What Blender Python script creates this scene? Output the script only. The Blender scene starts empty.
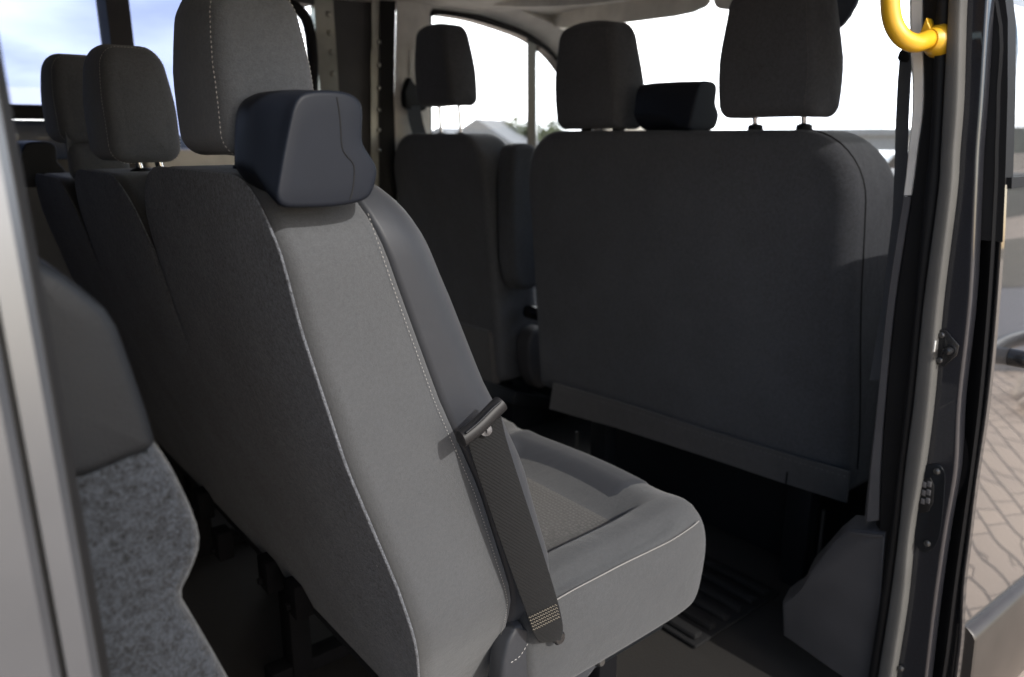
import bpy, bmesh, math, random
from mathutils import Vector, Matrix, noise
random.seed(7)
S = bpy.context.scene
C = S.collection
V = Vector
R = math.radians

# ------------------------------------------------------------------ camera model (x = van's forward, y = van's left)
FPX = 770.0
YAW = R(51.0); PITCH = math.atan(205/770.0)
_f = V((math.cos(YAW), math.sin(YAW), 0)); _r = V((math.sin(YAW), -math.cos(YAW), 0)); _z = V((0, 0, 1))
_F = math.cos(PITCH)*_f - math.sin(PITCH)*_z
_U = math.sin(PITCH)*_f + math.cos(PITCH)*_z
EYE = V((0, 0, 1.0))
def at(px, py, ax, val):
    d = _F + (px-512)/FPX*_r + (338.5-py)/FPX*_U
    i = 'xyz'.index(ax)
    return EYE + d*((val-EYE[i])/d[i])

# ------------------------------------------------------------------ materials
def nodes(name):
    m = bpy.data.materials.new(name); m.use_nodes = True
    nt = m.node_tree
    return m, nt, nt.nodes['Principled BSDF']
def N(nt, t, **kw):
    n = nt.nodes.new(t)
    for k, v in kw.items():
        if k in n.inputs: n.inputs[k].default_value = v
        else: setattr(n, k, v)
    return n
def L(nt, a, b): nt.links.new(a, b)
def c4(c): return (c[0], c[1], c[2], 1)

def fabric(name, col, weave=900, fuzz=160, bump=.25, rough=.9, sheen=.15, var=.25, spec=.25, wrinkle=.12, ramp=(.38, .88), specks=False):
    m, nt, p = nodes(name)
    tc = N(nt, 'ShaderNodeTexCoord')
    n1 = N(nt, 'ShaderNodeTexNoise', Scale=weave, Detail=2.0)
    n2 = N(nt, 'ShaderNodeTexNoise', Scale=fuzz, Detail=4.0)
    n3 = N(nt, 'ShaderNodeTexNoise', Scale=9.0, Detail=3.0)
    for n in (n1, n2, n3): L(nt, tc.outputs['Object'], n.inputs['Vector'])
    a = N(nt, 'ShaderNodeMath', operation='MULTIPLY_ADD'); a.inputs[1].default_value = .6
    L(nt, n1.outputs['Fac'], a.inputs[0]); 
    b = N(nt, 'ShaderNodeMath', operation='MULTIPLY'); b.inputs[1].default_value = .4
    L(nt, n2.outputs['Fac'], b.inputs[0]); L(nt, b.outputs[0], a.inputs[2])
    s = N(nt, 'ShaderNodeMath', operation='MULTIPLY_ADD'); s.inputs[1].default_value = .25
    L(nt, n3.outputs['Fac'], s.inputs[0]); L(nt, a.outputs[0], s.inputs[2])
    cr = N(nt, 'ShaderNodeValToRGB')
    cr.color_ramp.elements[0].position = ramp[0]; cr.color_ramp.elements[1].position = ramp[1]
    cr.color_ramp.elements[0].color = c4([x*(1-var) for x in col]); cr.color_ramp.elements[1].color = c4([x*(1+var) for x in col])
    L(nt, s.outputs[0], cr.inputs[0]); L(nt, cr.outputs[0], p.inputs['Base Color'])
    if specks:      # stray lint
        ln = N(nt, 'ShaderNodeTexVoronoi', Scale=26.0); L(nt, tc.outputs['Object'], ln.inputs['Vector'])
        lt = N(nt, 'ShaderNodeMath', operation='LESS_THAN'); lt.inputs[1].default_value = .035; L(nt, ln.outputs['Distance'], lt.inputs[0])
        sel = N(nt, 'ShaderNodeSeparateColor'); L(nt, ln.outputs['Color'], sel.inputs[0])
        g2 = N(nt, 'ShaderNodeMath', operation='GREATER_THAN'); g2.inputs[1].default_value = .86; L(nt, sel.outputs[0], g2.inputs[0])
        mu = N(nt, 'ShaderNodeMath', operation='MULTIPLY'); L(nt, lt.outputs[0], mu.inputs[0]); L(nt, g2.outputs[0], mu.inputs[1])
        mxl = N(nt, 'ShaderNodeMix', data_type='RGBA'); L(nt, mu.outputs[0], mxl.inputs['Factor']); L(nt, cr.outputs[0], mxl.inputs[6]); mxl.inputs[7].default_value = (.3, .3, .31, 1)
        L(nt, mxl.outputs[2], p.inputs['Base Color'])
    bm = N(nt, 'ShaderNodeBump', Strength=bump, Distance=.002)
    L(nt, a.outputs[0], bm.inputs['Height'])
    wr = N(nt, 'ShaderNodeTexNoise', Scale=11.0, Detail=3.0, Distortion=.6); L(nt, tc.outputs['Object'], wr.inputs['Vector'])
    b2_ = N(nt, 'ShaderNodeBump', Strength=wrinkle, Distance=.02); L(nt, wr.outputs['Fac'], b2_.inputs['Height']); L(nt, b2_.outputs[0], bm.inputs['Normal'])
    L(nt, bm.outputs[0], p.inputs['Normal'])
    p.inputs['Roughness'].default_value = rough
    p.inputs['Specular IOR Level'].default_value = spec
    p.inputs['Sheen Weight'].default_value = sheen
    p.inputs['Sheen Roughness'].default_value = .5
    return m

def solid(name, col, rough=.5, metal=0, grain=0, scale=400, coat=0, var=.12, spec=.5):
    m, nt, p = nodes(name)
    tc = N(nt, 'ShaderNodeTexCoord')
    n3 = N(nt, 'ShaderNodeTexNoise', Scale=14.0, Detail=5.0)
    L(nt, tc.outputs['Object'], n3.inputs['Vector'])
    cr = N(nt, 'ShaderNodeValToRGB')
    cr.color_ramp.elements[0].position = .3; cr.color_ramp.elements[1].position = .7
    cr.color_ramp.elements[0].color = c4([x*(1-var) for x in col]); cr.color_ramp.elements[1].color = c4([x*(1+var) for x in col])
    L(nt, n3.outputs['Fac'], cr.inputs[0]); L(nt, cr.outputs[0], p.inputs['Base Color'])
    p.inputs['Roughness'].default_value = rough; p.inputs['Metallic'].default_value = metal
    p.inputs['Specular IOR Level'].default_value = spec
    p.inputs['Coat Weight'].default_value = coat; p.inputs['Coat Roughness'].default_value = .03
    if grain:
        n = N(nt, 'ShaderNodeTexNoise', Scale=scale, Detail=2.0)
        L(nt, tc.outputs['Object'], n.inputs['Vector'])
        bm = N(nt, 'ShaderNodeBump', Strength=grain, Distance=.001)
        L(nt, n.outputs['Fac'], bm.inputs['Height']); L(nt, bm.outputs[0], p.inputs['Normal'])
    return m

def carpaint(name, col, rough=.35):
    m, nt, p = nodes(name)
    tc = N(nt, 'ShaderNodeTexCoord')
    n = N(nt, 'ShaderNodeTexVoronoi', Scale=1500.0)
    L(nt, tc.outputs['Object'], n.inputs['Vector'])
    cr = N(nt, 'ShaderNodeValToRGB')
    cr.color_ramp.elements[0].color = c4([x*.7 for x in col]); cr.color_ramp.elements[1].color = c4([x*1.9 for x in col])
    L(nt, n.outputs['Color'], cr.inputs[0]); L(nt, cr.outputs[0], p.inputs['Base Color'])
    p.inputs['Metallic'].default_value = .45; p.inputs['Roughness'].default_value = rough
    p.inputs['Coat Weight'].default_value = 1; p.inputs['Coat Roughness'].default_value = .015
    p.inputs['Coat IOR'].default_value = 1.55
    return m

def glass(name, tint, ior=1.45):
    m = bpy.data.materials.new(name); m.use_nodes = True; nt = m.node_tree
    nt.nodes.remove(nt.nodes['Principled BSDF'])
    out = nt.nodes['Material Output']
    t = N(nt, 'ShaderNodeBsdfTransparent'); t.inputs['Color'].default_value = c4(tint)
    g = N(nt, 'ShaderNodeBsdfGlossy'); g.inputs['Roughness'].default_value = .01
    lw = N(nt, 'ShaderNodeLayerWeight'); lw.inputs['Blend'].default_value = .5
    pw = N(nt, 'ShaderNodeMath', operation='POWER'); pw.inputs[1].default_value = 3.2; L(nt, lw.outputs['Facing'], pw.inputs[0])
    fr = N(nt, 'ShaderNodeMath', operation='MULTIPLY_ADD'); fr.inputs[1].default_value = .9; fr.inputs[2].default_value = .05; L(nt, pw.outputs[0], fr.inputs[0])
    mx = N(nt, 'ShaderNodeMixShader')
    L(nt, fr.outputs[0], mx.inputs[0]); L(nt, t.outputs[0], mx.inputs[1]); L(nt, g.outputs[0], mx.inputs[2])
    L(nt, mx.outputs[0], out.inputs['Surface'])
    return m

def paving():
    m, nt, p = nodes('paving')
    tc = N(nt, 'ShaderNodeTexCoord'); mp = N(nt, 'ShaderNodeMapping')
    mp.inputs['Rotation'].default_value = (0, 0, R(38))
    L(nt, tc.outputs['Object'], mp.inputs['Vector'])
    wv = N(nt, 'ShaderNodeTexNoise', Scale=3.0, Detail=2.0); L(nt, mp.outputs[0], wv.inputs['Vector'])
    mixv = N(nt, 'ShaderNodeMix', data_type='RGBA', blend_type='LINEAR_LIGHT'); mixv.inputs['Factor'].default_value = .004
    L(nt, mp.outputs[0], mixv.inputs[6]); L(nt, wv.outputs['Color'], mixv.inputs[7])
    b = N(nt, 'ShaderNodeTexBrick', Scale=1.0); b.inputs['Brick Width'].default_value = .21; b.inputs['Row Height'].default_value = .12
    b.inputs['Mortar Size'].default_value = .008; b.inputs['Color1'].default_value = (.58, .46, .36, 1); b.inputs['Color2'].default_value = (.50, .40, .32, 1)
    b.inputs['Mortar'].default_value = (.12, .1, .085, 1)
    L(nt, mixv.outputs[2], b.inputs['Vector'])
    n = N(nt, 'ShaderNodeTexNoise', Scale=.6, Detail=6.0); L(nt, tc.outputs['Object'], n.inputs['Vector'])
    mx = N(nt, 'ShaderNodeMix', data_type='RGBA', blend_type='MULTIPLY'); mx.inputs['Factor'].default_value = .5
    L(nt, b.outputs['Color'], mx.inputs[6]); L(nt, n.outputs['Fac'], mx.inputs[7])
    L(nt, mx.outputs[2], p.inputs['Base Color']); p.inputs['Roughness'].default_value = .85
    return m

def insert_fabric():
    m, nt, p = nodes('honeycomb_fabric')
    tc = N(nt, 'ShaderNodeTexCoord')
    v = N(nt, 'ShaderNodeTexVoronoi', Scale=150.0, feature='DISTANCE_TO_EDGE'); v.inputs['Randomness'].default_value = .45
    L(nt, tc.outputs['Object'], v.inputs['Vector'])
    n = N(nt, 'ShaderNodeTexNoise', Scale=700.0, Detail=2.0); L(nt, tc.outputs['Object'], n.inputs['Vector'])
    cr = N(nt, 'ShaderNodeValToRGB'); cr.color_ramp.elements[0].position = .03; cr.color_ramp.elements[1].position = .3
    cr.color_ramp.elements[0].color = (.055, .054, .052, 1); cr.color_ramp.elements[1].color = (.085, .083, .08, 1)
    L(nt, v.outputs['Distance'], cr.inputs[0]); L(nt, cr.outputs[0], p.inputs['Base Color'])
    ad = N(nt, 'ShaderNodeMath', operation='MULTIPLY_ADD'); ad.inputs[1].default_value = .4
    L(nt, n.outputs['Fac'], ad.inputs[0]); L(nt, v.outputs['Distance'], ad.inputs[2])
    bm = N(nt, 'ShaderNodeBump', Strength=.6, Distance=.003); L(nt, ad.outputs[0], bm.inputs['Height']); L(nt, bm.outputs[0], p.inputs['Normal'])
    p.inputs['Roughness'].default_value = .95
    return m

M = {}
M['side']    = fabric('grey_seat_fabric', (.052, .0545, .0585), weave=800, fuzz=230, var=.2, bump=.35, wrinkle=.16)
M['back']    = fabric('dark_carpet_back', (.084, .090, .103), weave=420, fuzz=150, bump=1.0, sheen=.1, var=.75, specks=True)
M['front']   = fabric('charcoal_fabric', (.062, .0645, .071), weave=520, fuzz=150, bump=.4, var=.35, sheen=.1, wrinkle=.22)
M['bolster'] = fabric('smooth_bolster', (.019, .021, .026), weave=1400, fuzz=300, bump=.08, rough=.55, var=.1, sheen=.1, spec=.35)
M['cush']    = fabric('cushion_fabric', (.042, .0438, .0465), weave=800, fuzz=230, bump=.35, var=.22, wrinkle=.2)
M['head']    = fabric('headrest_fabric', (.104, .112, .126), weave=800, fuzz=240, bump=.35, var=.25)
M['insert']  = insert_fabric()
M['felt']    = fabric('grey_felt', (.0125, .0148, .0188), weave=560, fuzz=190, bump=1.0, var=.95, ramp=(.48, .75), sheen=.1)
M['flap']    = fabric('vinyl_flap', (.062, .061, .062), weave=600, fuzz=90, bump=.3, var=.25, rough=.6)
M['belt']    = fabric('belt_webbing', (.0095, .0097, .0102), weave=900, fuzz=500, bump=.2, rough=.8, var=.15, sheen=.05, spec=.1)
M['thread']  = solid('thread', (.28, .275, .265), .8)
M['thread3'] = solid('pale_thread', (.5, .49, .47), .8)
M['thread2'] = solid('dim_thread', (.16, .155, .15), .8)
M['tanthread'] = solid('tan_thread', (.14, .122, .092), .8)
M['plastic'] = solid('blue_black_plastic', (.0062, .0082, .0135), .52, grain=.1, scale=1100, spec=.2)
M['black']   = solid('black_plastic', (.0062, .0074, .0095), .5, grain=.3, scale=700, spec=.22)
M['gloss']   = solid('gloss_black', (.012, .012, .013), .22)
M['rubber']  = solid('black_rubber', (.006, .006, .0066), .6, spec=.25)
M['lip']     = solid('grey_seal', (.062, .061, .058), .8, grain=.2, scale=300)
M['beige']   = solid('beige_trim', (.80, .775, .72), .7, grain=.25, scale=500)
M['greytrim']= solid('grey_trim', (.08, .078, .081), .62, grain=.3, scale=600)
M['dkpanel'] = solid('dark_grey_panel', (.055, .055, .058), .6, grain=.2, scale=500)
M['bluepanel']= solid('blue_door_panel', (.03, .05, .10), .35, coat=.6)
M['metal']   = solid('bare_flange', (.40, .40, .36), .35, metal=.7, grain=.5, scale=60)
M['step']    = solid('step_plastic', (.045, .044, .047), .6, grain=.3, scale=600)
M['tint2']   = glass('smoked_glass', (.34, .34, .35))
M['mould']   = solid('door_moulding', (.034, .030, .027), .3)
M['belt2']   = fabric('blue_grey_webbing', (.075, .085, .10), weave=1600, fuzz=500, bump=.2, rough=.7, var=.15, sheen=.1)
M['tongue']  = solid('worn_black_plastic', (.009, .009, .010), .5, spec=.3)
M['chrome']  = solid('chrome', (.75, .75, .76), .12, metal=1)
M['steel']   = solid('dark_steel', (.11, .11, .11), .3, metal=.8)
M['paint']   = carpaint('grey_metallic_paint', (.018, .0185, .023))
M['silver']  = solid('lit_side_paint', (.135, .143, .158), .3, metal=.75, var=.06)  # paler copy of the van's grey paint; sunlight is put into its colour
M['doorpaint'] = carpaint('polished_grey_paint', (.03, .029, .030)); M['doorpaint'].node_tree.nodes['Principled BSDF'].inputs['Coat IOR'].default_value = 2.1
M['yellow']  = solid('yellow_paint', (.62, .35, .012), .42, coat=.5, var=.05)
M['floor']   = solid('rubber_floor', (.010, .0088, .0075), .75, grain=.6, scale=250)
M['mat']     = solid('rubber_mat', (.007, .007, .0075), .75, spec=.2)
M['clear']   = glass('clear_glass', (.93, .95, .94))
M['tint']    = glass('tinted_glass', (.15, .175, .26))
M['pave']    = paving()
M['asphalt'] = solid('asphalt', (.13, .13, .145), .9, var=.2)
M['grass']   = fabric('grass', (.095, .085, .062), weave=3, fuzz=.5, var=.4, sheen=0)
M['hill']    = fabric('wooded_hill', (.075, .075, .06), weave=.2, fuzz=.05, var=.45, sheen=0)
M['wallw']   = solid('cream_render', (.5, .5, .48), .9)
M['roof']    = solid('roof_tile', (.13, .14, .155), .9)
M['conc']    = solid('concrete', (.32, .33, .33), .9, var=.2)
M['carpaint']= solid('silver_paint', (.35, .38, .42), .3, coat=1)
M['leaf']    = solid('leaf', (.06, .075, .035), .8, var=.4)
M['bark']    = solid('bark', (.10, .08, .06), .9)
M['dark']    = solid('dark_void', (.005, .005, .006), .9, spec=.08)
M['stone']   = solid('boulder', (.36, .31, .26), .9, var=.3)

def rib(m, scale=700):
    nt = m.node_tree; p = nt.nodes['Principled BSDF']
    tc = N(nt, 'ShaderNodeTexCoord'); w = N(nt, 'ShaderNodeTexWave', Scale=scale, Distortion=.4, bands_direction='DIAGONAL'); L(nt, tc.outputs['Object'], w.inputs['Vector'])
    b = N(nt, 'ShaderNodeBump', Strength=.35, Distance=.001); L(nt, w.outputs['Fac'], b.inputs['Height'])
    old = p.inputs['Normal'].links[0].from_socket; L(nt, old, b.inputs['Normal']); L(nt, b.outputs[0], p.inputs['Normal'])
rib(M['belt'], 160)
# ------------------------------------------------------------------ helpers
def link(name, bm, mat, parent=None, smooth=True, angle=40, sub=0):
    bmesh.ops.remove_doubles(bm, verts=bm.verts, dist=2e-5)
    bmesh.ops.recalc_face_normals(bm, faces=bm.faces)
    me = bpy.data.meshes.new(name); bm.to_mesh(me); bm.free()
    for p in me.polygons: p.use_smooth = smooth
    if smooth: me.set_sharp_from_angle(angle=R(angle))
    o = bpy.data.objects.new(name, me); C.objects.link(o)
    me.materials.append(mat)
    if parent is not None:
        o.parent = parent
        o.matrix_parent_inverse = parent_inv(parent)
    if sub:
        md = o.modifiers.new('sub', 'SUBSURF'); md.levels = sub; md.render_levels = sub
    return o
def world_of(o):
    m = Matrix.Translation(o.location)
    while o.parent is not None:
        o = o.parent; m = Matrix.Translation(o.location) @ m
    return m
def parent_inv(p): 
    # everything is modelled in world space: cancel the thing's own translation (things are never rotated)
    return Matrix.Translation(-(thing_loc.get(top(p).name, V((0, 0, 0)))))
def top(o):
    while o.parent is not None: o = o.parent
    return o
thing_loc = {}
def thing(name, label, cat, loc=(0, 0, 0), group=None):
    o = bpy.data.objects.new(name, None); C.objects.link(o); o.location = loc
    o.empty_display_size = .1
    o['label'] = label; o['category'] = cat
    if group: o['group'] = group
    thing_loc[o.name] = V(loc)
    return o
def link2(name, bm, mat, parent, **k):
    o = link(name, bm, mat, None, **k)
    o.parent = parent
    if parent.parent is None and parent.type == 'EMPTY':
        o.matrix_parent_inverse = Matrix.Translation(-thing_loc[parent.name])
    return o   # under a part (which sits in world space already) no correction is needed

def quadstrip(bm, rings, closed=True, cap=True):
    vr = [[bm.verts.new(p) for p in r] for r in rings]
    n = len(vr[0])
    for a, b in zip(vr, vr[1:]):
        for i in range(n if closed else n-1):
            j = (i+1) % n
            try: bm.faces.new((a[i], a[j], b[j], b[i]))
            except ValueError: pass
    if cap and closed:
        bm.faces.new(vr[0]); bm.faces.new(list(reversed(vr[-1])))
    return vr

def box(bm, a, b, bevel=0, seg=2):
    a, b = V(a), V(b)
    lo = V([min(a[i], b[i]) for i in range(3)]); hi = V([max(a[i], b[i]) for i in range(3)])
    r = bmesh.ops.create_cube(bm, size=1)
    for v in r['verts']:
        v.co = V([lo[i] + (v.co[i]+.5)*(hi[i]-lo[i]) for i in range(3)])
    if bevel:
        es = {e for v in r['verts'] for e in v.link_edges}
        bmesh.ops.bevel(bm, geom=list(es), offset=bevel, segments=seg, affect='EDGES', profile=.5)

def prism(bm, pts, vec, bevel=0, seg=3):
    vec = V(vec)
    a = [bm.verts.new(p) for p in pts]; b = [bm.verts.new(V(p)+vec) for p in pts]
    n = len(a); fs = []
    fs.append(bm.faces.new(a)); fs.append(bm.faces.new(list(reversed(b))))
    for i in range(n):
        j = (i+1) % n
        fs.append(bm.faces.new((a[i], b[i], b[j], a[j])))
    if bevel:
        es = {e for f in fs[:2] for e in f.edges}
        bmesh.ops.bevel(bm, geom=list(es), offset=bevel, segments=seg, affect='EDGES', profile=.5)

def tube(bm, pts, rad, n=10, cap=True, flat=None):
    pts = [V(p) for p in pts]
    rings = []
    up = None
    for i, p in enumerate(pts):
        d = (pts[min(i+1, len(pts)-1)] - pts[max(i-1, 0)]).normalized()
        if up is None:
            up = d.cross(V((0, 0, 1)));
            if up.length < .1: up = d.cross(V((1, 0, 0)))
            up.normalize()
        up = (up - d*up.dot(d)).normalized(); w = d.cross(up)
        r = rad[i] if isinstance(rad, (list, tuple)) else rad
        rings.append([p + r*(math.cos(2*math.pi*k/n)*up + math.sin(2*math.pi*k/n)*w) for k in range(n)])
    quadstrip(bm, rings, True, cap)

def spline(pts, per=8):
    pts = [V(p) for p in pts]; out = []
    for i in range(len(pts)-1):
        p0 = pts[max(i-1, 0)]; p1 = pts[i]; p2 = pts[i+1]; p3 = pts[min(i+2, len(pts)-1)]
        for k in range(per):
            t = k/per
            out.append(.5*((2*p1) + (p2-p0)*t + (2*p0-5*p1+4*p2-p3)*t*t + (3*p1-p0-3*p2+p3)*t**3))
    out.append(pts[-1]); return out

def resample(path, step):
    path = [V(p) for p in path]; out = [(path[0], (path[1]-path[0]).normalized())]; acc = 0
    for a, b in zip(path, path[1:]):
        l = (b-a).length; d = (b-a)/l if l else V((1, 0, 0)); t = step-acc
        while t <= l:
            out.append((a+d*t, d)); t += step
        acc = (acc+l) % step
    return out

def stitches(name, path, parent, mat=None, step=.006, ln=.0042, r=.0007):
    bm = bmesh.new()
    for p, d in resample(path, step):
        u = d.cross(V((0, 0, 1)));
        if u.length < .1: u = d.cross(V((1, 0, 0)))
        u.normalize(); w = d.cross(u)
        e = [bm.verts.new(p-d*ln/2), bm.verts.new(p+d*ln/2)]
        m = [bm.verts.new(p + q*r) for q in (u, w, -u, -w)]
        for i in range(4):
            bm.faces.new((e[0], m[i], m[(i+1) % 4])); bm.faces.new((e[1], m[(i+1) % 4], m[i]))
    return link2(name, bm, mat or M['thread'], parent)

def rrect(u0, u1, v0, v1, rs, n=7, dens=.03):
    """rounded rectangle, radii at (u0v0, u1v0, u1v1, u0v1), with points along its straights"""
    cs = [(u0, v0, 1, 1, 180), (u1, v0, -1, 1, 270), (u1, v1, -1, -1, 0), (u0, v1, 1, -1, 90)]
    pts = []
    for (u, v, su, sv, a0), r in zip(cs, rs):
        cx, cy = u+su*r, v+sv*r
        for k in range(n+1):
            a = R(a0 + 90*k/n)
            pts.append(V((cx + r*math.cos(a), cy + r*math.sin(a))))
    out = []
    for i, p in enumerate(pts):
        q = pts[(i+1) % len(pts)]; out.append(p)
        l = (q-p).length; m = int(l/dens)
        for k in range(1, m): out.append(p.lerp(q, k/m))
    return out
def densify(pts, dens):
    out = []
    for i, p in enumerate(pts):
        q = pts[(i+1) % len(pts)]; out.append(V(p)); l = (V(q)-V(p)).length; m = int(l/dens)
        for k in range(1, m): out.append(V(p).lerp(V(q), k/m))
    return out
def chaikin(pts, it=2):
    pts = [V(p) for p in pts]
    for _ in range(it):
        o = []
        for i, p in enumerate(pts):
            q = pts[(i+1) % len(pts)]
            o += [p.lerp(q, .25), p.lerp(q, .75)]
        pts = o
    return pts
def inset2(pts, d):
    n = len(pts); out = []
    A = sum(pts[i].x*pts[(i+1) % n].y - pts[(i+1) % n].x*pts[i].y for i in range(n))
    sg = 1 if A > 0 else -1
    for i in range(n):
        a, b = pts[i-1], pts[(i+1) % n]
        t = (b-a); 
        if t.length < 1e-9: out.append(pts[i].copy()); continue
        t.normalize(); out.append(pts[i] + V((-t.y, t.x))*d*sg)
    return out

def pillow(bm, outline, w0, w1, r0, r1, fn, n=6, cap0=.0, cap1=.0, mid=1):
    """soft solid: 2-D outline, depth w0..w1, edge roundings r0/r1, caps that bulge by cap0/cap1; fn maps (u, v, w) to 3-D"""
    rings = []
    us = [p.x for p in outline]; vs = [p.y for p in outline]
    uc = (min(us)+max(us))/2; vc = (min(vs)+max(vs))/2
    hu = (max(us)-min(us))/2; hv = (max(vs)-min(vs))/2
    def skel(p):
        if hv >= hu: return V((uc, max(vc-hv+hu, min(vc+hv-hu, p.y))))
        return V((max(uc-hu+hv, min(uc+hu-hv, p.x)), vc))
    sg = 1 if w1 > w0 else -1
    base0 = inset2(outline, r0); base1 = inset2(outline, r1)
    fac = [0, .25, .5, .7, .85, .95]
    for t in fac:   # cap 0 from the middle out
        rings.append([fn(*(skel(p).lerp(p, t)), w0 - sg*cap0*(1-t*t)) for p in base0])
    for k in range(n+1):
        a = math.pi/2*k/n
        rings.append([fn(p.x, p.y, w0 + sg*r0*(1-math.cos(a))) for p in inset2(outline, r0*(1-math.sin(a)))])
    for k in range(1, mid+1):
        w = (w0+sg*r0) + ((w1-sg*r1)-(w0+sg*r0))*k/(mid+1)
        rings.append([fn(p.x, p.y, w) for p in outline])
    for k in range(n+1):
        a = math.pi/2*k/n
        rings.append([fn(p.x, p.y, w1 - sg*r1*(1-math.sin(a))) for p in inset2(outline, r1*(1-math.cos(a)))])
    for t in reversed(fac):
        rings.append([fn(*(skel(p).lerp(p, t)), w1 + sg*cap1*(1-t*t)) for p in base1])
    quadstrip(bm, rings, True, False)

def interp(tab, x):
    tab = sorted(tab)
    if x <= tab[0][0]: 
        (a, b), (c, d) = tab[0], tab[1]
    elif x >= tab[-1][0]:
        (a, b), (c, d) = tab[-2], tab[-1]
    else:
        for (a, b), (c, d) in zip(tab, tab[1:]):
            if a <= x <= c: break
    return b + (d-b)*(x-a)/(c-a)
def sm(a, b, x):
    t = max(0, min(1, (x-a)/(b-a))); return t*t*(3-2*t)

# ================================================================== THE VAN
van = thing('passenger_van', 'dark grey metallic passenger van with its side door open onto three rows of seats', 'van', (1.0, 1.4, -.7))
def vp(name, bm, mat, parent=None, **k): return link2(name, bm, mat, parent or van, **k)

# body side section: y as a function of z (right side); the left side mirrors it about y = 1.475
YB = [(-.35, .40), (.05, .372), (.25, .376), (.42, .38), (.6, .385), (.84, .402), (1.0, .42), (1.17, .445), (1.32, .50), (1.42, .60)]
def yb(z):      # smooth curve through the table, so reflections in the panels run clean
    t = YB
    if z <= t[0][0] or z >= t[-1][0]: return interp(t, z)
    for i in range(len(t)-1):
        if t[i][0] <= z <= t[i+1][0]: break
    def m(k):
        if k == 0 or k == len(t)-1:
            a, b = (t[0], t[1]) if k == 0 else (t[-2], t[-1])
        else: a, b = t[k-1], t[k+1]
        return (b[1]-a[1])/(b[0]-a[0])
    h = t[i+1][0]-t[i][0]; u = (z-t[i][0])/h
    return (2*u**3-3*u*u+1)*t[i][1] + (u**3-2*u*u+u)*h*m(i) + (-2*u**3+3*u*u)*t[i+1][1] + (u**3-u*u)*h*m(i+1)
WL = 2.5                              # inner face of the left wall

# floor
bm = bmesh.new(); box(bm, (-1.8, .46, -.06), (2.9, 2.52, 0)); vp('floor', bm, M['floor'])
bm = bmesh.new(); box(bm, (.02, .385, -.12), (1.24, .458, -.012), .006); vp('door_sill', bm, M['greytrim'])
bm = bmesh.new()
for k in range(5): box(bm, (.1, .395+k*.012, -.012), (1.2, .400+k*.012, -.008))
vp('sill_tread', bm, M['black'])

# roof / headliner shell
bm = bmesh.new()
sec = [(2.56, 1.425), (2.53, 1.432), (2.47, 1.438), (2.36, 1.446), (2.1, 1.458), (1.475, 1.47), (.85, 1.452), (.66, 1.43), (.55, 1.38), (.50, 1.30)]
rings = []
for x in (-1.8, -.6, .4, 1.3, 1.9, 2.15, 2.32):
    rings.append([V((x, y, z)) for y, z in sec] + [V((x, y, z+.05)) for y, z in reversed(sec)])
quadstrip(bm, rings); vp('headliner', bm, M['beige'], angle=60)
# outer roof skin
bm = bmesh.new(); rings = []
so = [(2.60, 1.45), (2.59, 1.475), (2.54, 1.49), (2.40, 1.505), (1.475, 1.53), (.59, 1.485), (.50, 1.43), (.48, 1.40), (.47, 1.36)]
for x in (-1.8, 0, 1.2, 2.0, 2.34):
    rings.append([V((x, y, z)) for y, z in so] + [V((x, y+(.01 if y < 1 else -.01), z-.005)) for y, z in reversed(so)])
quadstrip(bm, rings); vp('roof', bm, M['paint'], angle=60)
# header over the open side door
bm = bmesh.new(); prism(bm, [V((.02, .44, 1.162)), V((.02, .50, 1.168)), V((.02, .53, 1.33)), V((.02, .45, 1.33))], (.80, 0, 0), .008); vp('door_header', bm, M['black'])

# rear and front closure
bm = bmesh.new(); box(bm, (-1.84, .45, -.06), (-1.8, 2.5, 1.44)); vp('rear_doors', bm, M['dkpanel'])
# right rear quarter: outer skin up to the door opening, inner lining
bm = bmesh.new()
zs = [-.35, -.1, .05, .25, .42, .6, .75, .84, .92, 1.0, 1.08, 1.17, 1.32]
def quarter(x0, x1, dy0, dy1):
    b = bmesh.new()
    quadstrip(b, [[V((x0, yb(z)+dy0, z)), V((x1-.004, yb(z)+dy0, z)), V((x1, yb(z)+dy0+.004, z)), V((x1, yb(z)+dy1, z)), V((x0, yb(z)+dy1, z))] for z in zs])
    return b
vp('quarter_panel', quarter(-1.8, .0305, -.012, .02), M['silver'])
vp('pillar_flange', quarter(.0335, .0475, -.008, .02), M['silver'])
vp('opening_seal', quarter(.030, .053, .001, .045), M['rubber'])
bm = bmesh.new(); box(bm, (-1.8, .47, 0), (.02, .50, 1.33)); vp('rear_lining', bm, M['dkpanel'])

# rear side trim: black plastic armrest cap over grey felt, just inside the opening
cap = [(0, 240), (50, 265), (80, 287), (108, 312), (124, 355), (148, 425), (150, 442), (120, 452), (78, 470), (0, 480)]
bm = bmesh.new()
o2 = [at(px, py, 'y', .47) for px, py in cap]
def xzpoly(pts, it=2): return chaikin([V((p.x, p.z)) for p in pts], it)
def soft_xz(b, poly, y0, y1, r0, r1, bulge=0, fn=None):
    pillow(b, poly, y0, y1, r0, r1, fn or (lambda u, v, w: V((u, w, v))), cap0=bulge)
pl = xzpoly([at(px, py, 'y', .47) for px, py in cap], 1)
soft_xz(bm, densify(pl, .01), .455, .56, .007, .02, .001)
vp('armrest_cap', bm, M['black'])
felt = [(0, 470), (78, 462), (120, 445), (146, 432), (158, 447), (172, 468), (194, 515), (199, 540), (190, 566), (177, 590), (190, 612), (202, 632), (235, 690), (260, 760), (0, 760)]
bm = bmesh.new()
pl = chaikin([V((p.x, p.z)) for p in [at(px, py, 'y', .475) for px, py in felt]], 1)
soft_xz(bm, densify(pl, .01), .462, .58, .012, .02, .002)
vp('felt_lining', bm, M['felt'])

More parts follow.
